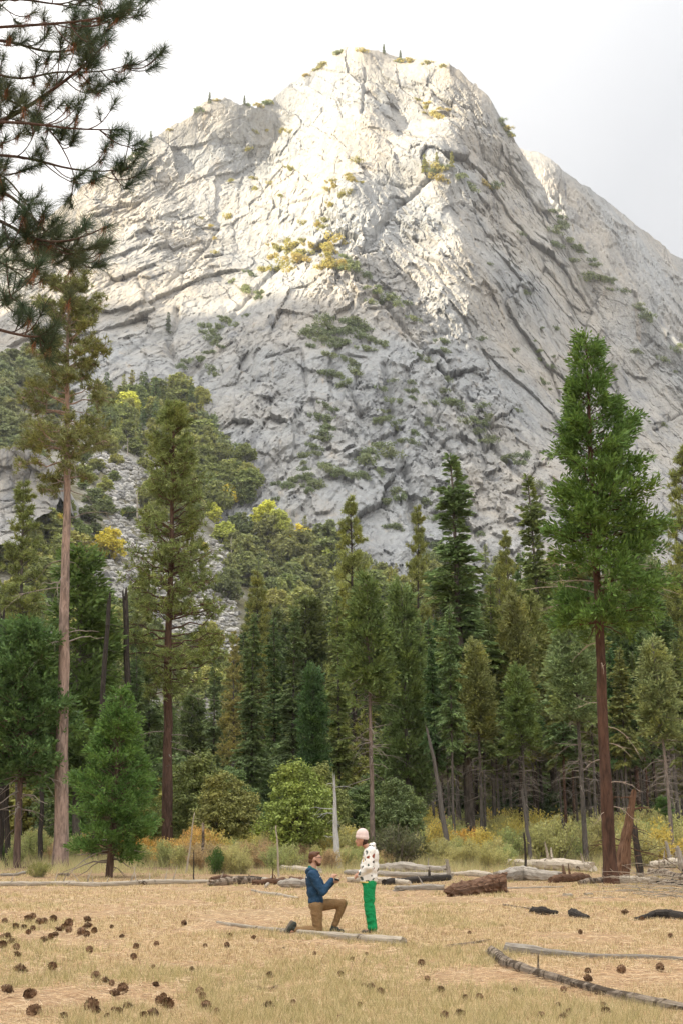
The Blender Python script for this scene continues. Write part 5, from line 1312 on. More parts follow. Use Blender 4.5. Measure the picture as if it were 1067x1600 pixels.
for u, v, s in [(492, 1496, 10), (532, 1529, 13), (550, 1503, 9), (572, 1496, 8), (422, 1532, 14), (420, 1582, 17), (458, 1573, 11), (579, 1549, 13), (568, 1546, 9), (594, 1558, 13), (658, 1513, 14), (667, 1536, 11), (688, 1555, 14), (562, 1577, 10), (533, 1596, 11), (695, 1598, 18), (553, 1539, 8)]:
    cone(u, v, s, 'pine cone in the grass below the long pale log', 'pine cones below the pale log')
for u, v, s in [(1031, 1520, 15), (970, 1523, 14), (918, 1525, 12), (918, 1537, 14), (880, 1553, 13), (805, 1556, 13), (726, 1567, 13), (748, 1567, 13), (872, 1580, 13), (888, 1589, 14), (943, 1579, 14), (946, 1590, 15), (880, 1598, 16), (1002, 1440, 8), (976, 1430, 10), (1047, 1467, 9), (906, 1461, 8), (733, 1462, 7), (990, 1588, 8), (845, 1596, 12), (718, 1593, 16)]:
    cone(u, v, s, 'pine cone in the grass around the two right foreground logs', 'pine cones at right')
# ------------------------------------------------------------------ people
def blob(name, parts, voxel=0.009, smooth=6, mat=None, cuts=(), rough=0.0, seed=0, hollow=False):
    """one continuous surface from tapered limbs and rounded masses, melted together"""
    bm = bmesh.new()
    for p in parts:
        b2 = bmesh.new()
        if p[0] == 'cap':
            _, a, b, ra, rb_ = p
            for c, r in ((a, ra), (b, rb_)):
                bmesh.ops.create_icosphere(b2, subdivisions=3, radius=r, matrix=Matrix.Translation(c))
            h = bmesh.ops.convex_hull(b2, input=b2.verts)
            dead = [e for e in h['geom_interior'] if isinstance(e, bmesh.types.BMVert)]
            bmesh.ops.delete(b2, geom=dead, context='VERTS')
        else:
            _, c, r = p[:3]
            rot = p[3] if len(p) > 3 else (0, 0, 0)
            from mathutils import Euler
            mx = Matrix.Translation(c) @ Euler(rot).to_matrix().to_4x4() @ Matrix.Diagonal((*r, 1))
            bmesh.ops.create_icosphere(b2, subdivisions=4, radius=1.0, matrix=mx)
        tmp = bpy.data.meshes.new('tmp'); b2.to_mesh(tmp); b2.free(); bm.from_mesh(tmp); bpy.data.meshes.remove(tmp)
    me = bpy.data.meshes.new(name); bm.to_mesh(me); bm.free()
    o = bpy.data.objects.new(name, me); COL.objects.link(o)
    md = o.modifiers.new('melt', 'REMESH'); md.mode = 'VOXEL'; md.voxel_size = voxel
    sm = o.modifiers.new('soft', 'SMOOTH'); sm.iterations = smooth; sm.factor = 0.5
    dg = bpy.context.evaluated_depsgraph_get()
    out = bpy.data.meshes.new_from_object(o.evaluated_get(dg))
    bpy.data.objects.remove(o); bpy.data.meshes.remove(me)
    bm = bmesh.new(); bm.from_mesh(out)
    for co, no in cuts:
        r = bmesh.ops.bisect_plane(bm, geom=bm.verts[:] + bm.edges[:] + bm.faces[:], plane_co=co, plane_no=no, clear_outer=True)
        ed = [e for e in r['geom_cut'] if isinstance(e, bmesh.types.BMEdge)]
        if ed: bmesh.ops.edgeloop_fill(bm, edges=ed)
    if rough:
        bm.normal_update()
        vx = np.array([v.co[:] for v in bm.verts])
        k = 0.95 * (fbm(vx[:, 0] * 11 + vx[:, 1] * 7 + seed + vx[:, 2] * 5, vx[:, 2] * 17 - vx[:, 1] * 6 - vx[:, 0] * 6, seed, 3) - 0.5) * 2 * rough
        for v, d in zip(bm.verts, k): v.co += v.normal * float(d)
    bm.to_mesh(out); bm.free()
    out.name = name
    for p in out.polygons: p.use_smooth = True
    out.materials.clear()
    if mat: out.materials.append(mat)
    return out

M['skin'] = plain_mat('skin', (0.52, 0.30, 0.21), 0.5, 0.08, 40, 0.05, 0.002, 0.4)
M['skin_b'] = plain_mat('skin_warm', (0.50, 0.27, 0.18), 0.5, 0.08, 40, 0.05, 0.002, 0.4)
M['hair'] = plain_mat('auburn_hair', (0.10, 0.042, 0.02), 0.55, 0.5, 90, 0.6, 0.01)
M['dark_hair'] = plain_mat('dark_hair', (0.045, 0.02, 0.012), 0.55, 0.5, 90, 0.6, 0.01)
M['hoodie'] = plain_mat('blue_fleece', (0.02, 0.058, 0.115), 0.85, 0.25, 18, 0.9, 0.03)
M['teal'] = plain_mat('teal_lining', (0.015, 0.15, 0.125), 0.85, 0.2, 40, 0.3, 0.01)
M['khaki'] = plain_mat('khaki_cotton', (0.235, 0.145, 0.068), 0.85, 0.25, 18, 0.9, 0.03)
M['shoe'] = plain_mat('dark_hiking_shoe', (0.045, 0.05, 0.04), 0.7, 0.4, 50, 0.4, 0.01)
M['sole'] = plain_mat('grey_shoe_sole', (0.16, 0.14, 0.11), 0.8, 0.3, 60, 0.3, 0.01)
M['green'] = plain_mat('green_trousers', (0.008, 0.26, 0.085), 0.85, 0.3, 18, 0.9, 0.03)
M['hat'] = plain_mat('pink_knit', (0.74, 0.59, 0.55), 0.95, 0.08, 120, 0.6, 0.01)
M['yellow'] = plain_mat('yellow_hem', (0.75, 0.62, 0.20), 0.8, 0.1, 60)
M['black'] = plain_mat('black_box', (0.012, 0.012, 0.013), 0.45, 0.2, 60)
M['white'] = plain_mat('white_print', (0.8, 0.8, 0.8), 0.6, 0.03, 60, 0)
M['cream'] = plain_mat('cream_satin', (0.72, 0.62, 0.5), 0.5, 0.05, 60, 0)
M['metal'] = plain_mat('silver_ring', (0.8, 0.78, 0.72), 0.2, 0.03, 60, 0); M['metal'].node_tree.nodes['Principled BSDF'].inputs['Metallic'].default_value = 1
M['lens'] = plain_mat('dark_frame', (0.02, 0.02, 0.02), 0.3, 0.1, 60, 0)
M['eye'] = plain_mat('eye', (0.05, 0.03, 0.02), 0.2, 0.1, 60, 0)
M['lip'] = plain_mat('lips', (0.42, 0.16, 0.13), 0.5, 0.1, 60, 0)

def leaf_print():
    """white cloth printed with scattered leaves"""
    m, nt, b = new_mat('leaf_print_cloth')
    v = coords(nt, 'Object')
    ds = nd(nt, 'TexNoise', Scale=24.0, Detail=1.0); nt.links.new(v, ds.inputs['Vector'])
    off = nd(nt, 'VectorMath', operation='MULTIPLY_ADD'); nt.links.new(ds.outputs['Color'], off.inputs[0]); off.inputs[1].default_value = (0.055, 0.055, 0.055); nt.links.new(v, off.inputs[2])
    vo = nd(nt, 'TexVoronoi', Scale=11.5, Randomness=0.9); nt.links.new(off.outputs[0], vo.inputs['Vector'])
    sp = nt.nodes.new('ShaderNodeSeparateColor'); nt.links.new(vo.outputs['Color'], sp.inputs[0])
    rad_ = nd(nt, 'MapRange'); rad_.inputs['To Min'].default_value = 0.24; rad_.inputs['To Max'].default_value = 0.46; nt.links.new(sp.outputs[1], rad_.inputs['Value'])
    lt = nd(nt, 'Math', operation='LESS_THAN'); nt.links.new(vo.outputs['Distance'], lt.inputs[0]); nt.links.new(rad_.outputs['Result'], lt.inputs[1])
    r = nt.nodes.new('ShaderNodeValToRGB'); r.color_ramp.interpolation = 'CONSTANT'
    e = r.color_ramp.elements
    for k in range(3): e.new(0.5)
    for k, (p, c) in enumerate([(0.0, (0.07, 0.10, 0.10)), (0.34, (0.045, 0.035, 0.03)), (0.55, (0.24, 0.055, 0.03)), (0.68, (0.10, 0.13, 0.11)), (0.86, (0.52, 0.36, 0.10))]):
        e[k].position = p; e[k].color = (*c, 1)
    nt.links.new(sp.outputs[0], r.inputs['Fac'])
    c = mixc(nt, lt.outputs[0], (0.80, 0.78, 0.73), r.outputs['Color'])
    nt.links.new(c, b.inputs['Base Color']); b.inputs['Roughness'].default_value = 0.85
    bump(nt, b, noise(nt, v, 16.0, 3.0), 0.35, 0.015)
    return m
M['print'] = leaf_print()

def hand_parts(w, d, up, side, curl, s=1.0):
    """palm, four unequal bent fingers and a thumb from the wrist w; d forward, up back of hand, side towards the thumb"""
    w, d, up, side = Vector(w), Vector(d).normalized(), Vector(up).normalized(), Vector(side).normalized()
    P = [('cap', w, w + d * 0.075 * s, 0.026 * s, 0.034 * s)]
    for k, (ln, o) in enumerate(((0.068, 0.027), (0.077, 0.009), (0.072, -0.009), (0.056, -0.026))):
        a = w + d * 0.085 * s + side * o * s
        b = a + (d * math.cos(curl) - up * math.sin(curl)) * ln * 0.55 * s
        c = b + (d * math.cos(2.1 * curl) - up * math.sin(2.1 * curl)) * ln * 0.5 * s
        P += [('cap', a, b, 0.0105 * s, 0.0095 * s), ('cap', b, c, 0.0095 * s, 0.008 * s)]
    a = w + d * 0.03 * s + side * 0.03 * s; b = a + (d * 0.55 + side * 0.8 - up * 0.2).normalized() * 0.042 * s; c = b + (d * 0.8 + side * 0.2 - up * 0.5).normalized() * 0.034 * s
    return P + [('cap', a, b, 0.013 * s, 0.011 * s), ('cap', b, c, 0.011 * s, 0.009 * s)]

V3 = Vector
def man(x, y):
    e = empty('person', (x, y, gz(x, y) - 0.01), 'kneeling man in blue hoodie and khaki trousers holding up a ring box', 'person')
    hip = V3((-0.005, 0, 0.47)); N_ = -0.10; Fy = 0.10            # near side is -y
    sh_n, sh_f = V3((-0.075, -0.185, 0.96)), V3((-0.045, 0.185, 0.96))
    el_n, wr_n = V3((0.10, -0.215, 0.68)), V3((0.245, -0.075, 0.875))
    el_f, wr_f = V3((0.12, 0.20, 0.69)), V3((0.265, 0.06, 0.835))
    kn_n, an_n = V3((0.025, -0.11, 0.075)), V3((-0.33, -0.12, 0.085))
    kn_f, an_f = V3((0.435, 0.11, 0.49)), V3((0.285, 0.12, 0.11))
    hd = V3((-0.025, 0, 1.215))
    head = [('ell', hd, (0.093, 0.075, 0.105), (0, -0.2, 0)), ('ell', hd + V3((0.035, 0, -0.05)), (0.062, 0.056, 0.066)), ('cap', hd + V3((0.09, 0, 0.012)), hd + V3((0.112, 0, -0.012)), 0.011, 0.015),
            ('ell', hd + V3((0.07, 0, 0.035)), (0.03, 0.055, 0.012)), ('ell', hd + V3((0.082, 0, -0.06)), (0.016, 0.03, 0.012)), ('ell', hd + V3((0.062, 0, -0.088)), (0.03, 0.034, 0.024)),
            ('ell', hd + V3((-0.012, -0.078, -0.012)), (0.02, 0.011, 0.03)), ('ell', hd + V3((-0.012, 0.078, -0.012)), (0.02, 0.011, 0.03))]
    body = head + [('cap', hd + V3((-0.03, 0, -0.06)), V3((-0.065, 0, 1.02)), 0.054, 0.062), ('ell', (-0.055, 0, 0.86), (0.10, 0.17, 0.17)), ('ell', (-0.03, 0, 0.66), (0.092, 0.145, 0.17)), ('ell', hip, (0.105, 0.155, 0.11)),
                   ('cap', V3((-0.06, 0, 0.97)), sh_n, 0.06, 0.055), ('cap', V3((-0.06, 0, 0.97)), sh_f, 0.06, 0.055), ('cap', sh_n, el_n, 0.05, 0.04), ('cap', el_n, wr_n, 0.04, 0.027), ('cap', sh_f, el_f, 0.05, 0.04), ('cap', el_f, wr_f, 0.04, 0.027),
                   ('cap', hip + V3((0, N_, -0.03)), kn_n, 0.085, 0.055), ('cap', kn_n, an_n, 0.054, 0.036), ('cap', hip + V3((0.02, Fy, 0)), kn_f, 0.085, 0.056), ('cap', kn_f, an_f, 0.055, 0.036),
                   ('cap', an_f, V3((0.40, 0.13, 0.05)), 0.036, 0.032), ('cap', an_n, V3((-0.475, -0.12, 0.05)), 0.036, 0.03)]
    body += hand_parts(wr_n, V3((0.35, 0.25, 0.75)), V3((-0.7, -0.5, 0.5)), V3((0.4, 0.85, 0.1)), 0.75, 1.0)
    body += hand_parts(wr_f, V3((0.75, -0.35, 0.15)), V3((-0.1, 0.2, -1)), V3((0.3, -0.8, 0.2)), 0.55, 1.0)
    o = obj('body', blob('man_body', body, 0.0095, 4, M['skin']), e)
    hoodie = [('ell', (-0.06, 0, 0.875), (0.128, 0.19, 0.165)), ('ell', (-0.045, 0, 0.70), (0.122, 0.172, 0.19)), ('ell', (-0.015, 0, 0.55), (0.128, 0.175, 0.13)), ('cap', V3((-0.065, 0, 0.965)), sh_n, 0.078, 0.076), ('cap', V3((-0.065, 0, 0.965)), sh_f, 0.078, 0.076),
              ('cap', sh_n, el_n, 0.077, 0.062), ('cap', el_n, wr_n, 0.062, 0.04), ('cap', sh_f, el_f, 0.077, 0.062), ('cap', el_f, wr_f, 0.062, 0.04)]
    obj('hoodie', blob('man_hoodie', hoodie, 0.009, 6, M['hoodie'], [(V3((0, 0, 0.475)), V3((0.12, 0, -1)))], 0.012, 5), e)
    hd_ = obj('hood', blob('man_hood', [('cap', V3((-0.115, -0.075, 1.03)), V3((-0.135, 0, 1.00)), 0.05, 0.06), ('cap', V3((-0.115, 0.075, 1.03)), V3((-0.135, 0, 1.00)), 0.05, 0.06), ('cap', V3((-0.115, -0.075, 1.03)), V3((0.0, -0.055, 1.0)), 0.04, 0.03), ('cap', V3((-0.115, 0.075, 1.03)), V3((0.0, 0.055, 1.0)), 0.04, 0.03)], 0.009, 4, M['hoodie'], (), 0.006, 3), e)
    obj('hood_lining', blob('man_hood_lining', [('cap', V3((-0.11, -0.06, 1.075)), V3((-0.12, 0.06, 1.075)), 0.028, 0.028), ('cap', V3((-0.11, -0.065, 1.07)), V3((-0.01, -0.05, 1.03)), 0.024, 0.016), ('cap', V3((-0.11, 0.065, 1.07)), V3((-0.01, 0.05, 1.03)), 0.024, 0.016)], 0.008, 3, M['teal']), hd_)
    lg = obj('chest_logo', blob('chest_logo', [('ell', (0.058, -0.075, 0.925), (0.006, 0.014, 0.011))], 0.003, 1, M['white']), e)
    obj('shoulder_logo', blob('shoulder_logo', [('ell', (-0.168, -0.12, 0.915), (0.008, 0.01, 0.014))], 0.003, 1, M['white']), e)
    trs = [('ell', hip + V3((-0.005, 0, 0.0)), (0.125, 0.172, 0.115)), ('cap', hip + V3((0.0, N_, -0.02)), kn_n + V3((0, 0, 0.012)), 0.105, 0.074), ('cap', kn_n, an_n, 0.072, 0.056), ('cap', hip + V3((0.02, Fy, -0.005)), kn_f, 0.102, 0.074), ('cap', kn_f, an_f + V3((0.012, 0, 0.045)), 0.073, 0.052)]
    obj('trousers', blob('man_trousers', trs, 0.009, 6, M['khaki'], (), 0.012, 9), e)
    s1 = obj('shoe', blob('man_shoe_front', [('cap', V3((0.262, 0.12, 0.062)), V3((0.33, 0.125, 0.07)), 0.05, 0.05), ('cap', V3((0.33, 0.125, 0.058)), V3((0.425, 0.13, 0.042)), 0.047, 0.036), ('cap', an_f + V3((0.0, 0, 0.01)), V3((0.29, 0.12, 0.06)), 0.047, 0.05)], 0.007, 4, M['shoe'], [(V3((0, 0, 0.012)), V3((0, 0, -1)))]), e)
    obj('sole', blob('man_sole', [('cap', V3((0.258, 0.12, 0.02)), V3((0.43, 0.13, 0.02)), 0.045, 0.04)], 0.006, 3, M['sole'], [(V3((0, 0, 0.03)), V3((0, 0, 1))), (V3((0, 0, 0.002)), V3((0, 0, -1)))]), s1)
    s2 = obj('shoe', blob('man_shoe_rear', [('cap', V3((-0.365, -0.12, 0.17)), V3((-0.42, -0.12, 0.12)), 0.048, 0.048), ('cap', V3((-0.42, -0.12, 0.12)), V3((-0.475, -0.12, 0.045)), 0.05, 0.042), ('cap', an_n, V3((-0.40, -0.12, 0.12)), 0.046, 0.05)], 0.007, 4, M['shoe']), e)
    obj('sole', blob('man_sole_rear', [('cap', V3((-0.405, -0.12, 0.205)), V3((-0.50, -0.12, 0.06)), 0.032, 0.032)], 0.006, 3, M['sole']), s2)
    hair = [('ell', hd + V3((-0.03, 0, 0.035)), (0.088, 0.082, 0.088)), ('ell', hd + V3((0.03, 0, 0.088)), (0.062, 0.062, 0.034), (0, -0.15, 0)), ('ell', hd + V3((-0.065, 0, -0.035)), (0.05, 0.066, 0.055))]
    obj('hair', blob('man_hair', hair, 0.007, 2, M['hair'], (), 0.012, 4), e)
    obj('beard', blob('man_beard', [('ell', hd + V3((0.058, 0, -0.092)), (0.042, 0.05, 0.034)), ('cap', hd + V3((0.0, -0.066, -0.03)), hd + V3((0.04, -0.055, -0.075)), 0.016, 0.022), ('cap', hd + V3((0.0, 0.066, -0.03)), hd + V3((0.04, 0.055, -0.075)), 0.016, 0.022), ('cap', hd + V3((0.088, -0.02, -0.042)), hd + V3((0.088, 0.02, -0.042)), 0.009, 0.009)], 0.006, 2, M['hair'], (), 0.004, 2), e)
    for sd in (-1, 1):
        g = obj('eye', blob('man_eye', [('ell', hd + V3((0.078, 0.03 * sd, 0.016)), (0.01, 0.012, 0.007))], 0.004, 1, M['eye']), e)
    bm = bmesh.new()
    for sd in (-1, 1):
        bmesh.ops.create_circle(bm, segments=12, radius=0.02, matrix=Matrix.Translation(hd + V3((0.102, 0.032 * sd, 0.014))) @ Matrix.Rotation(math.pi / 2, 4, 'Y'))
        a = bm.verts.new(hd + V3((0.1, 0.05 * sd, 0.02))); c = bm.verts.new(hd + V3((0.0, 0.083 * sd, 0.014))); bm.edges.new((a, c))
    me = bpy.data.meshes.new('spectacles'); bm.to_mesh(me); bm.free()
    pl = Geo()
    for ed in me.edges:
        a, c = [np.array(me.vertices[i].co) for i in ed.vertices]
        V, q, tr, U = tubes(np.stack([a, c])[None], np.array([[0.003, 0.003]]), 5); pl.add(V, q, tr, U)
    bpy.data.meshes.remove(me)
    obj('spectacles', pl.mesh('spectacles', M['lens']), e)
    return e
def box_geo(c, sz, rot=0.0):
    bm = bmesh.new(); bmesh.ops.create_cube(bm, size=1.0, matrix=Matrix.Translation(c) @ Matrix.Rotation(rot, 4, 'Y') @ Matrix.Diagonal((*sz, 1)))
    bmesh.ops.bevel(bm, geom=bm.edges[:], offset=0.004, segments=2, affect='EDGES')
    me = bpy.data.meshes.new('box'); bm.to_mesh(me); bm.free(); return me
def ring_box(x, y, z):
    e = empty('ring_box', (x, y, z), 'small open black ring box in the kneeling man hands', 'ring box')
    for nm, c, s, r, m in (('base', (0.0, 0, 0.0), (0.085, 0.075, 0.026), 0.25, 'black'), ('lid', (-0.055, 0, 0.045), (0.07, 0.075, 0.022), -1.2, 'black'), ('cushion', (0.004, 0, 0.016), (0.06, 0.058, 0.012), 0.25, 'cream')):
        me = box_geo(V3(c), s, r); me.materials.append(M[m]); obj(nm, me, e)
    a = np.linspace(0, 2 * math.pi, 17)
    V, q, tr, U = tubes(np.stack([0.004 + 0.010 * np.cos(a), a * 0, 0.028 + 0.010 * np.sin(a)], -1)[None], np.full((1, 17), 0.0022), 5)
    g = Geo(); g.add(V, q, tr, U); obj('ring', g.mesh('ring', M['metal']), e)

def woman(x, y):
    e = empty('person', (x, y, gz(x, y) - 0.01), 'standing woman in leaf-print jacket, green trousers and pink knit hat', 'person')
    hd = V3((-0.16, 0, 1.53))
    sh_n, sh_f = V3((-0.02, -0.165, 1.345)), V3((-0.02, 0.165, 1.345))
    el_n, wr_n = V3((-0.045, -0.215, 1.08)), V3((-0.185, -0.10, 0.955)); el_f, wr_f = V3((-0.055, 0.215, 1.08)), V3((-0.195, 0.09, 0.965))
    hips = V3((-0.045, 0, 0.87))
    kn = [V3((-0.045, s * 0.085, 0.47)) for s in (-1, 1)]; an = [V3((0.005, s * 0.085, 0.085)) for s in (-1, 1)]
    body = [('ell', hd, (0.09, 0.072, 0.105), (0, 0.25, 0)), ('ell', hd + V3((-0.038, 0, -0.055)), (0.056, 0.05, 0.06)), ('cap', hd + V3((-0.092, 0, -0.012)), hd + V3((-0.112, 0, -0.045)), 0.009, 0.012), ('ell', hd + V3((-0.072, 0, -0.105)), (0.022, 0.026, 0.018)),
            ('ell', hd + V3((0.01, -0.074, -0.02)), (0.016, 0.010, 0.028)), ('ell', hd + V3((0.01, 0.074, -0.02)), (0.016, 0.010, 0.028)), ('cap', hd + V3((0.02, 0, -0.07)), V3((-0.045, 0, 1.38)), 0.046, 0.055),
            ('ell', (-0.025, 0, 1.24), (0.092, 0.15, 0.15)), ('ell', (-0.04, 0, 1.05), (0.082, 0.12, 0.15)), ('ell', hips, (0.10, 0.15, 0.12)), ('cap', V3((-0.03, 0, 1.35)), sh_n, 0.052, 0.046), ('cap', V3((-0.03, 0, 1.35)), sh_f, 0.052, 0.046),
            ('cap', sh_n, el_n, 0.043, 0.035), ('cap', el_n, wr_n, 0.035, 0.024), ('cap', sh_f, el_f, 0.043, 0.035), ('cap', el_f, wr_f, 0.035, 0.024)]
    for k, s in enumerate((-1, 1)):
        body += [('cap', hips + V3((0, s * 0.08, -0.03)), kn[k], 0.082, 0.053), ('cap', kn[k], an[k], 0.052, 0.034), ('cap', an[k], an[k] + V3((-0.13, s * 0.02, -0.04)), 0.034, 0.028)]
    body += hand_parts(wr_n, V3((-0.8, 0.5, -0.25)), V3((-0.2, -0.6, 0.6)), V3((0.1, 0.2, 0.9)), 0.5, 0.9) + hand_parts(wr_f, V3((-0.8, -0.5, -0.25)), V3((-0.2, 0.6, 0.6)), V3((0.1, -0.2, 0.9)), 0.5, 0.9)
    obj('body', blob('woman_body', body, 0.0095, 4, M['skin_b']), e)
    jk = [('ell', (-0.015, 0, 1.25), (0.138, 0.19, 0.165)), ('ell', (-0.035, 0, 1.08), (0.155, 0.185, 0.19)), ('ell', (-0.06, 0, 0.92), (0.155, 0.19, 0.17)), ('cap', V3((-0.015, 0, 1.36)), sh_n, 0.075, 0.07), ('cap', V3((-0.015, 0, 1.36)), sh_f, 0.075, 0.07), ('cap', V3((0.0, 0, 1.40)), V3((-0.03, 0, 1.36)), 0.072, 0.08),
          ('cap', sh_n, el_n, 0.076, 0.072), ('cap', el_n, wr_n, 0.072, 0.05), ('cap', sh_f, el_f, 0.076, 0.072), ('cap', el_f, wr_f, 0.072, 0.05)]
    obj('jacket', blob('woman_jacket', jk, 0.009, 6, M['print'], [(V3((-0.05, 0, 0.845)), V3((-0.06, 0, -1)))], 0.012, 7), e)
    obj('jacket_hem', blob('woman_hem', [('ell', (-0.062, 0, 0.838), (0.142, 0.182, 0.05))], 0.008, 2, M['yellow'], [(V3((-0.05, 0, 0.855)), V3((0, 0, 1))), (V3((-0.05, 0, 0.825)), V3((-0.06, 0, -1)))]), e)
    obj('collar', blob('woman_collar', [('cap', V3((0.03, -0.03, 1.445)), V3((0.03, 0.03, 1.445)), 0.035, 0.035), ('cap', V3((0.025, -0.055, 1.435)), V3((-0.06, -0.06, 1.385)), 0.028, 0.024), ('cap', V3((0.025, 0.055, 1.435)), V3((-0.06, 0.06, 1.385)), 0.028, 0.024)], 0.008, 3, M['print']), e)
    tr = [('ell', hips + V3((0.0, 0, -0.02)), (0.128, 0.17, 0.13))]
    for k, s in enumerate((-1, 1)):
        tr += [('cap', hips + V3((0, s * 0.082, -0.05)), kn[k], 0.108, 0.084), ('cap', kn[k], an[k] + V3((0, 0, 0.03)), 0.084, 0.08)]
    obj('trousers', blob('woman_trousers', tr, 0.009, 6, M['green'], [(V3((0, 0, 0.05)), V3((0, 0, -1)))], 0.013, 3), e)
    for k, s in enumerate((-1, 1)):
        sh = obj('shoe', blob('woman_shoe', [('cap', an[k] + V3((0.03, 0, -0.035)), an[k] + V3((-0.04, s * 0.01, -0.03)), 0.046, 0.046), ('cap', an[k] + V3((-0.04, s * 0.01, -0.035)), an[k] + V3((-0.15, s * 0.02, -0.05)), 0.045, 0.034)], 0.007, 4, M['shoe'], [(V3((0, 0, 0.012)), V3((0, 0, -1)))]), e)
    obj('hair', blob('woman_hair', [('ell', hd + V3((0.045, 0, -0.035)), (0.052, 0.07, 0.075)), ('cap', hd + V3((0.03, -0.068, -0.02)), hd + V3((0.02, -0.06, -0.09)), 0.016, 0.014), ('cap', hd + V3((0.03, 0.068, -0.02)), hd + V3((0.02, 0.06, -0.09)), 0.016, 0.014)], 0.007, 2, M['dark_hair'], (), 0.006, 3), e)
    ht = obj('knit_hat', blob('woman_hat', [('ell', hd + V3((0.005, 0, 0.07)), (0.105, 0.092, 0.11), (0, 0.12, 0)), ('ell', hd + V3((0.008, 0, 0.04)), (0.107, 0.095, 0.07), (0, 0.12, 0))], 0.007, 3, M['hat'], [(hd + V3((0, 0, 0.005)), V3((-0.12, 0, -1)))]), e)
    obj('hat_cuff', blob('woman_hat_cuff', [('ell', hd + V3((0.004, 0, 0.035)), (0.113, 0.10, 0.075), (0, 0.12, 0))], 0.007, 2, M['hat'], [(hd + V3((0, 0, 0.0)), V3((-0.12, 0, -1))), (hd + V3((0, 0, 0.05)), V3((0.12, 0, 1)))]), ht)
    for sd in (-1, 1):
        obj('eye', blob('woman_eye', [('ell', hd + V3((-0.082, 0.028 * sd, -0.014)), (0.008, 0.011, 0.006))], 0.004, 1, M['eye']), e)
    obj('mouth', blob('woman_mouth', [('ell', hd + V3((-0.092, 0, -0.078)), (0.008, 0.02, 0.007))], 0.004, 1, M['lip']), e)
    return e
pm = ground(494.7, 1460); pw = ground(581, 1460)
KS = 0.975
man(pm.x, pm.y).scale = (KS,) * 3; woman(pw.x, pw.y).scale = (KS,) * 3
ring_box(pm.x + 0.335 * KS, pm.y - 0.01, gz(pm.x, pm.y) + 0.865 * KS)

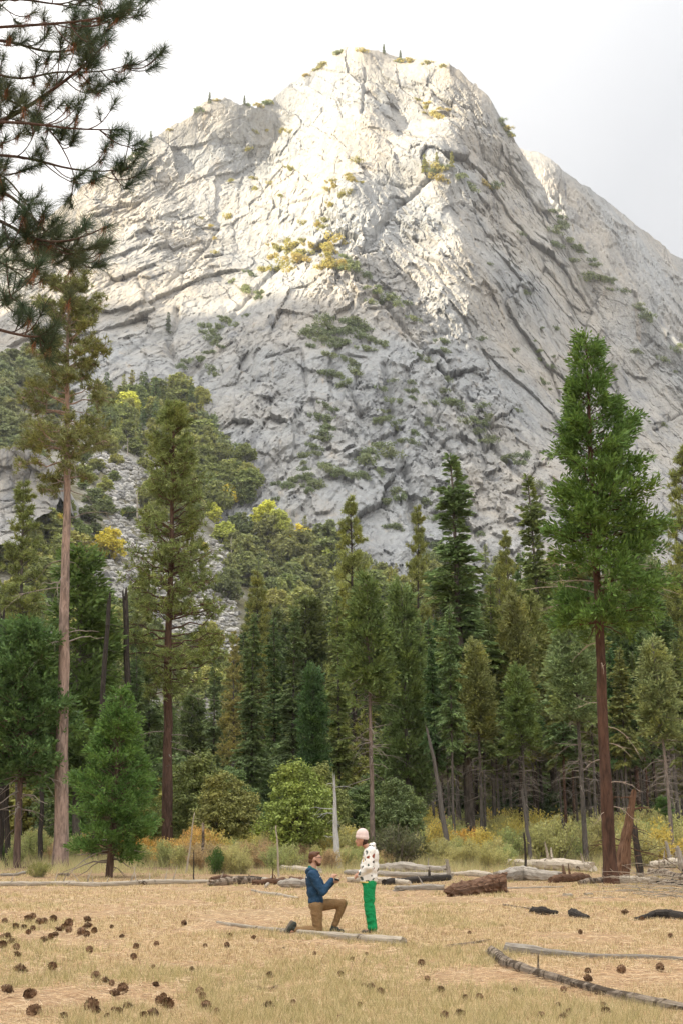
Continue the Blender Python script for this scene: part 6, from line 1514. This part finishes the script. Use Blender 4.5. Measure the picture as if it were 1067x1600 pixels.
# ------------------------------------------------------------------ the near pine whose boughs hang into the upper left
def near_pine():
    rng = np.random.default_rng(77)
    base = V3((-5.6, 11.6, 0.0)); base.z = gz(base.x, base.y)
    e = empty('pine_tree', base, 'near pine with long-needled boughs hanging into the upper left', 'tree')
    tg, tp, tr_ = trunk_geo(19.0, 0.30, np.random.default_rng(3), sides=14)
    obj('trunk', tg.mesh('near_trunk', M['bark'], True), e, B_PINE)
    mains = [  # photograph positions of each bough, distance, radius, with the tufted side twigs it carries
        ([(-40, 215), (40, 180), (105, 135), (150, 100), (185, 62)], 11.6, 0.022, 16), ([(-40, 45), (60, 40), (150, 33), (205, 20), (212, 8)], 11.2, 0.014, 12),
        ([(-40, 238), (60, 245), (110, 262), (170, 270), (215, 262)], 11.8, 0.014, 11), ([(-40, 188), (60, 192), (130, 202), (205, 203)], 11.3, 0.015, 11),
        ([(-40, 62), (30, 62), (90, 85), (150, 75), (185, 45)], 12.1, 0.016, 14), ([(-40, 95), (40, 130), (100, 110), (165, 115), (222, 100)], 11.9, 0.013, 12),
        ([(-40, 320), (30, 352), (75, 378), (130, 378), (185, 352)], 11.0, 0.016, 15), ([(-40, 282), (30, 300), (70, 345), (120, 395), (140, 402)], 11.5, 0.017, 15),
        ([(-40, 500), (30, 520), (70, 528), (95, 520)], 10.6, 0.015, 9), ([(-40, 395), (10, 405), (40, 425), (62, 440)], 10.9, 0.012, 9),
        ([(-40, 10), (40, -5), (110, 10), (150, -8)], 11.4, 0.014, 10), ([(-40, 130), (20, 150), (80, 185), (120, 240), (135, 290)], 12.3, 0.013, 13),
        ([(-40, 470), (5, 475), (30, 462), (50, 478)], 10.4, 0.012, 6), ([(-40, 255), (20, 270), (60, 320), (85, 385)], 12.2, 0.012, 11),
        ([(-40, 445), (0, 430), (20, 395), (35, 380)], 11.2, 0.010, 7), ([(-40, -60), (40, -40), (110, -45), (170, -70)], 11.6, 0.016, 10)]
    for b, (pts, Y, r, nt_) in enumerate(mains):
        W = np.array([tuple(at(u - 14, v, Y + 0.25 * math.sin(i * 1.7 + b))) for i, (u, v) in enumerate(pts)]) - np.array(base)
        root = np.array([0.0, 0.0, W[0, 2] - 0.5 - 0.3 * (b % 3)])
        W = np.vstack([root, (root + W[0]) / 2 + np.array([0, 0, 0.1]), W])
        n = 22; tt = np.linspace(0, len(W) - 1, n)
        # smooth curve through the positions
        P = np.stack([np.interp(tt, range(len(W)), W[:, k]) for k in range(3)], -1)
        for _ in range(3): P[1:-1] = (P[:-2] + 2 * P[1:-1] + P[2:]) / 4
        R = r * (1.5 - 1.2 * tt / tt[-1])
        g = Geo(); V, q, tr, U = tubes(P[None], R[None], 7); g.add(V, q, tr, U)
        tips = [(P[-1], P[-1] - P[-2], 1.0)]
        for k in range(int(nt_ * 1.2)):
            i = rng.integers(8, n - 1); d = unit(P[i + 1] - P[i]); L = rng.uniform(0.12, 0.38)
            side = unit(rng.normal(0, 1, 3) * np.array([1.0, 0.8, 0.9]))
            s = np.linspace(0, 1, 7)[:, None]
            Q = P[i] + (d * 0.75 + side * 0.75) * L * s + np.array([0, 0, -0.38]) * L * np.sin(s * 2.2) * rng.uniform(0.2, 1.1) + np.array([0, 0, 0.42]) * L * s ** 3
            V, q, tr, U = tubes(Q[None], (0.0062 * (1 - 0.4 * s[:, 0]))[None], 5); g.add(V, q, tr, U)
            tips.append((Q[-1], Q[-1] - Q[-2], rng.uniform(0.75, 1.15)))
            if rng.random() < 0.55:
                j = rng.integers(2, 5); s2 = np.linspace(0, 1, 5)[:, None]; sd = unit(rng.normal(0, 1, 3)); L2 = L * rng.uniform(0.4, 0.8)
                Q2 = Q[j] + (unit(Q[j + 1] - Q[j]) * 0.7 + sd * 0.6) * L2 * s2 + np.array([0, 0, 0.3]) * L2 * s2 ** 2
                V, q, tr, U = tubes(Q2[None], (0.0048 * (1 - 0.4 * s2[:, 0]))[None], 4); g.add(V, q, tr, U)
                tips.append((Q2[-1], Q2[-1] - Q2[-2], rng.uniform(0.6, 1.0)))
        bo = obj('bough', g.mesh('bough', M['bark']), e, (0.11, 0.07, 0.055))
        fg, fd = Geo(), Geo()
        for p, ax, sz in tips:
            ax = unit(np.array(ax)); m = int(150 * sz)
            d = unit(rdir(m, rng) * 0.85 + ax * 0.75); t0 = rng.uniform(-0.11, 0.015, m)
            d[:, 2] -= 0.12
            V, t = spikes(p + ax * t0[:, None], d, rdir(m, rng), 0.17 * sz * rng.uniform(0.75, 1.15, m), 0.004); fg.add(V, None, t)
            if rng.random() < 0.3:
                m = 30; d = unit(rdir(m, rng) * 0.5 - ax * 0.5 + np.array([0, 0, -0.9]))
                V, t = spikes(p - ax * 0.06 + rng.normal(0, 0.01, (m, 3)), d, rdir(m, rng), 0.14 * rng.uniform(0.6, 1.1, m), 0.0042); fd.add(V, None, t)
        obj('needles', fg.mesh('bough_needles', M['near_needles']), bo, (0.075, 0.115, 0.062))['kind'] = 'stuff'
        if fd.n: obj('dead_needles', fd.mesh('bough_dead_needles', M['near_needles']), bo, (0.26, 0.12, 0.055))['kind'] = 'stuff'
    return e
near_pine()

# ------------------------------------------------------------------ labels that single out the members of small groups
ones = ['first', 'second', 'third', 'fourth', 'fifth', 'sixth', 'seventh', 'eighth', 'ninth', 'tenth', 'eleventh', 'twelfth', 'thirteenth', 'fourteenth', 'fifteenth', 'sixteenth', 'seventeenth', 'eighteenth', 'nineteenth']
ORD = ones + ['twentieth'] + ['twenty-' + w for w in ones[:9]] + ['thirtieth'] + ['thirty-' + w for w in ones[:9]] + ['fortieth']
same = {}
for o in bpy.data.objects:
    if o.parent is None and 'label' in o.keys() and 'group' in o.keys():
        same.setdefault(o['label'], []).append(o)
for lab, os_ in same.items():
    if 2 <= len(os_) <= 40 and len(lab.split()) <= 12:
        os_.sort(key=lambda o: o.location.x / max(o.location.y, 1))
        for k, o in enumerate(os_):
            o['label'] = lab + ', ' + ORD[k] + ' from left'

# ------------------------------------------------------------------ evening air
def haze():
    bm = bmesh.new(); bmesh.ops.create_cube(bm, size=1.0)
    lo, hi = Vector((-4600, -4600, -31)), Vector((4600, 4600, 1480))
    for v in bm.verts: v.co = Vector([(lo[k] + hi[k]) / 2 + v.co[k] * (hi[k] - lo[k]) for k in range(3)])
    me = bpy.data.meshes.new('haze'); bm.to_mesh(me); bm.free()
    m = bpy.data.materials.new('evening_haze'); m.use_nodes = True
    nt = m.node_tree; nt.nodes.clear()
    out = nt.nodes.new('ShaderNodeOutputMaterial'); pv = nt.nodes.new('ShaderNodeVolumePrincipled')
    pv.inputs['Color'].default_value = (0.93, 0.95, 1.0, 1); pv.inputs['Density'].default_value = HAZE; pv.inputs['Anisotropy'].default_value = 0.2
    nt.links.new(pv.outputs[0], out.inputs['Volume'])
    me.materials.append(m)
    tag(obj('haze', me), 'thin evening haze between the meadow and the mountain', 'haze', kind='stuff')
HAZE = 0.000065
haze()
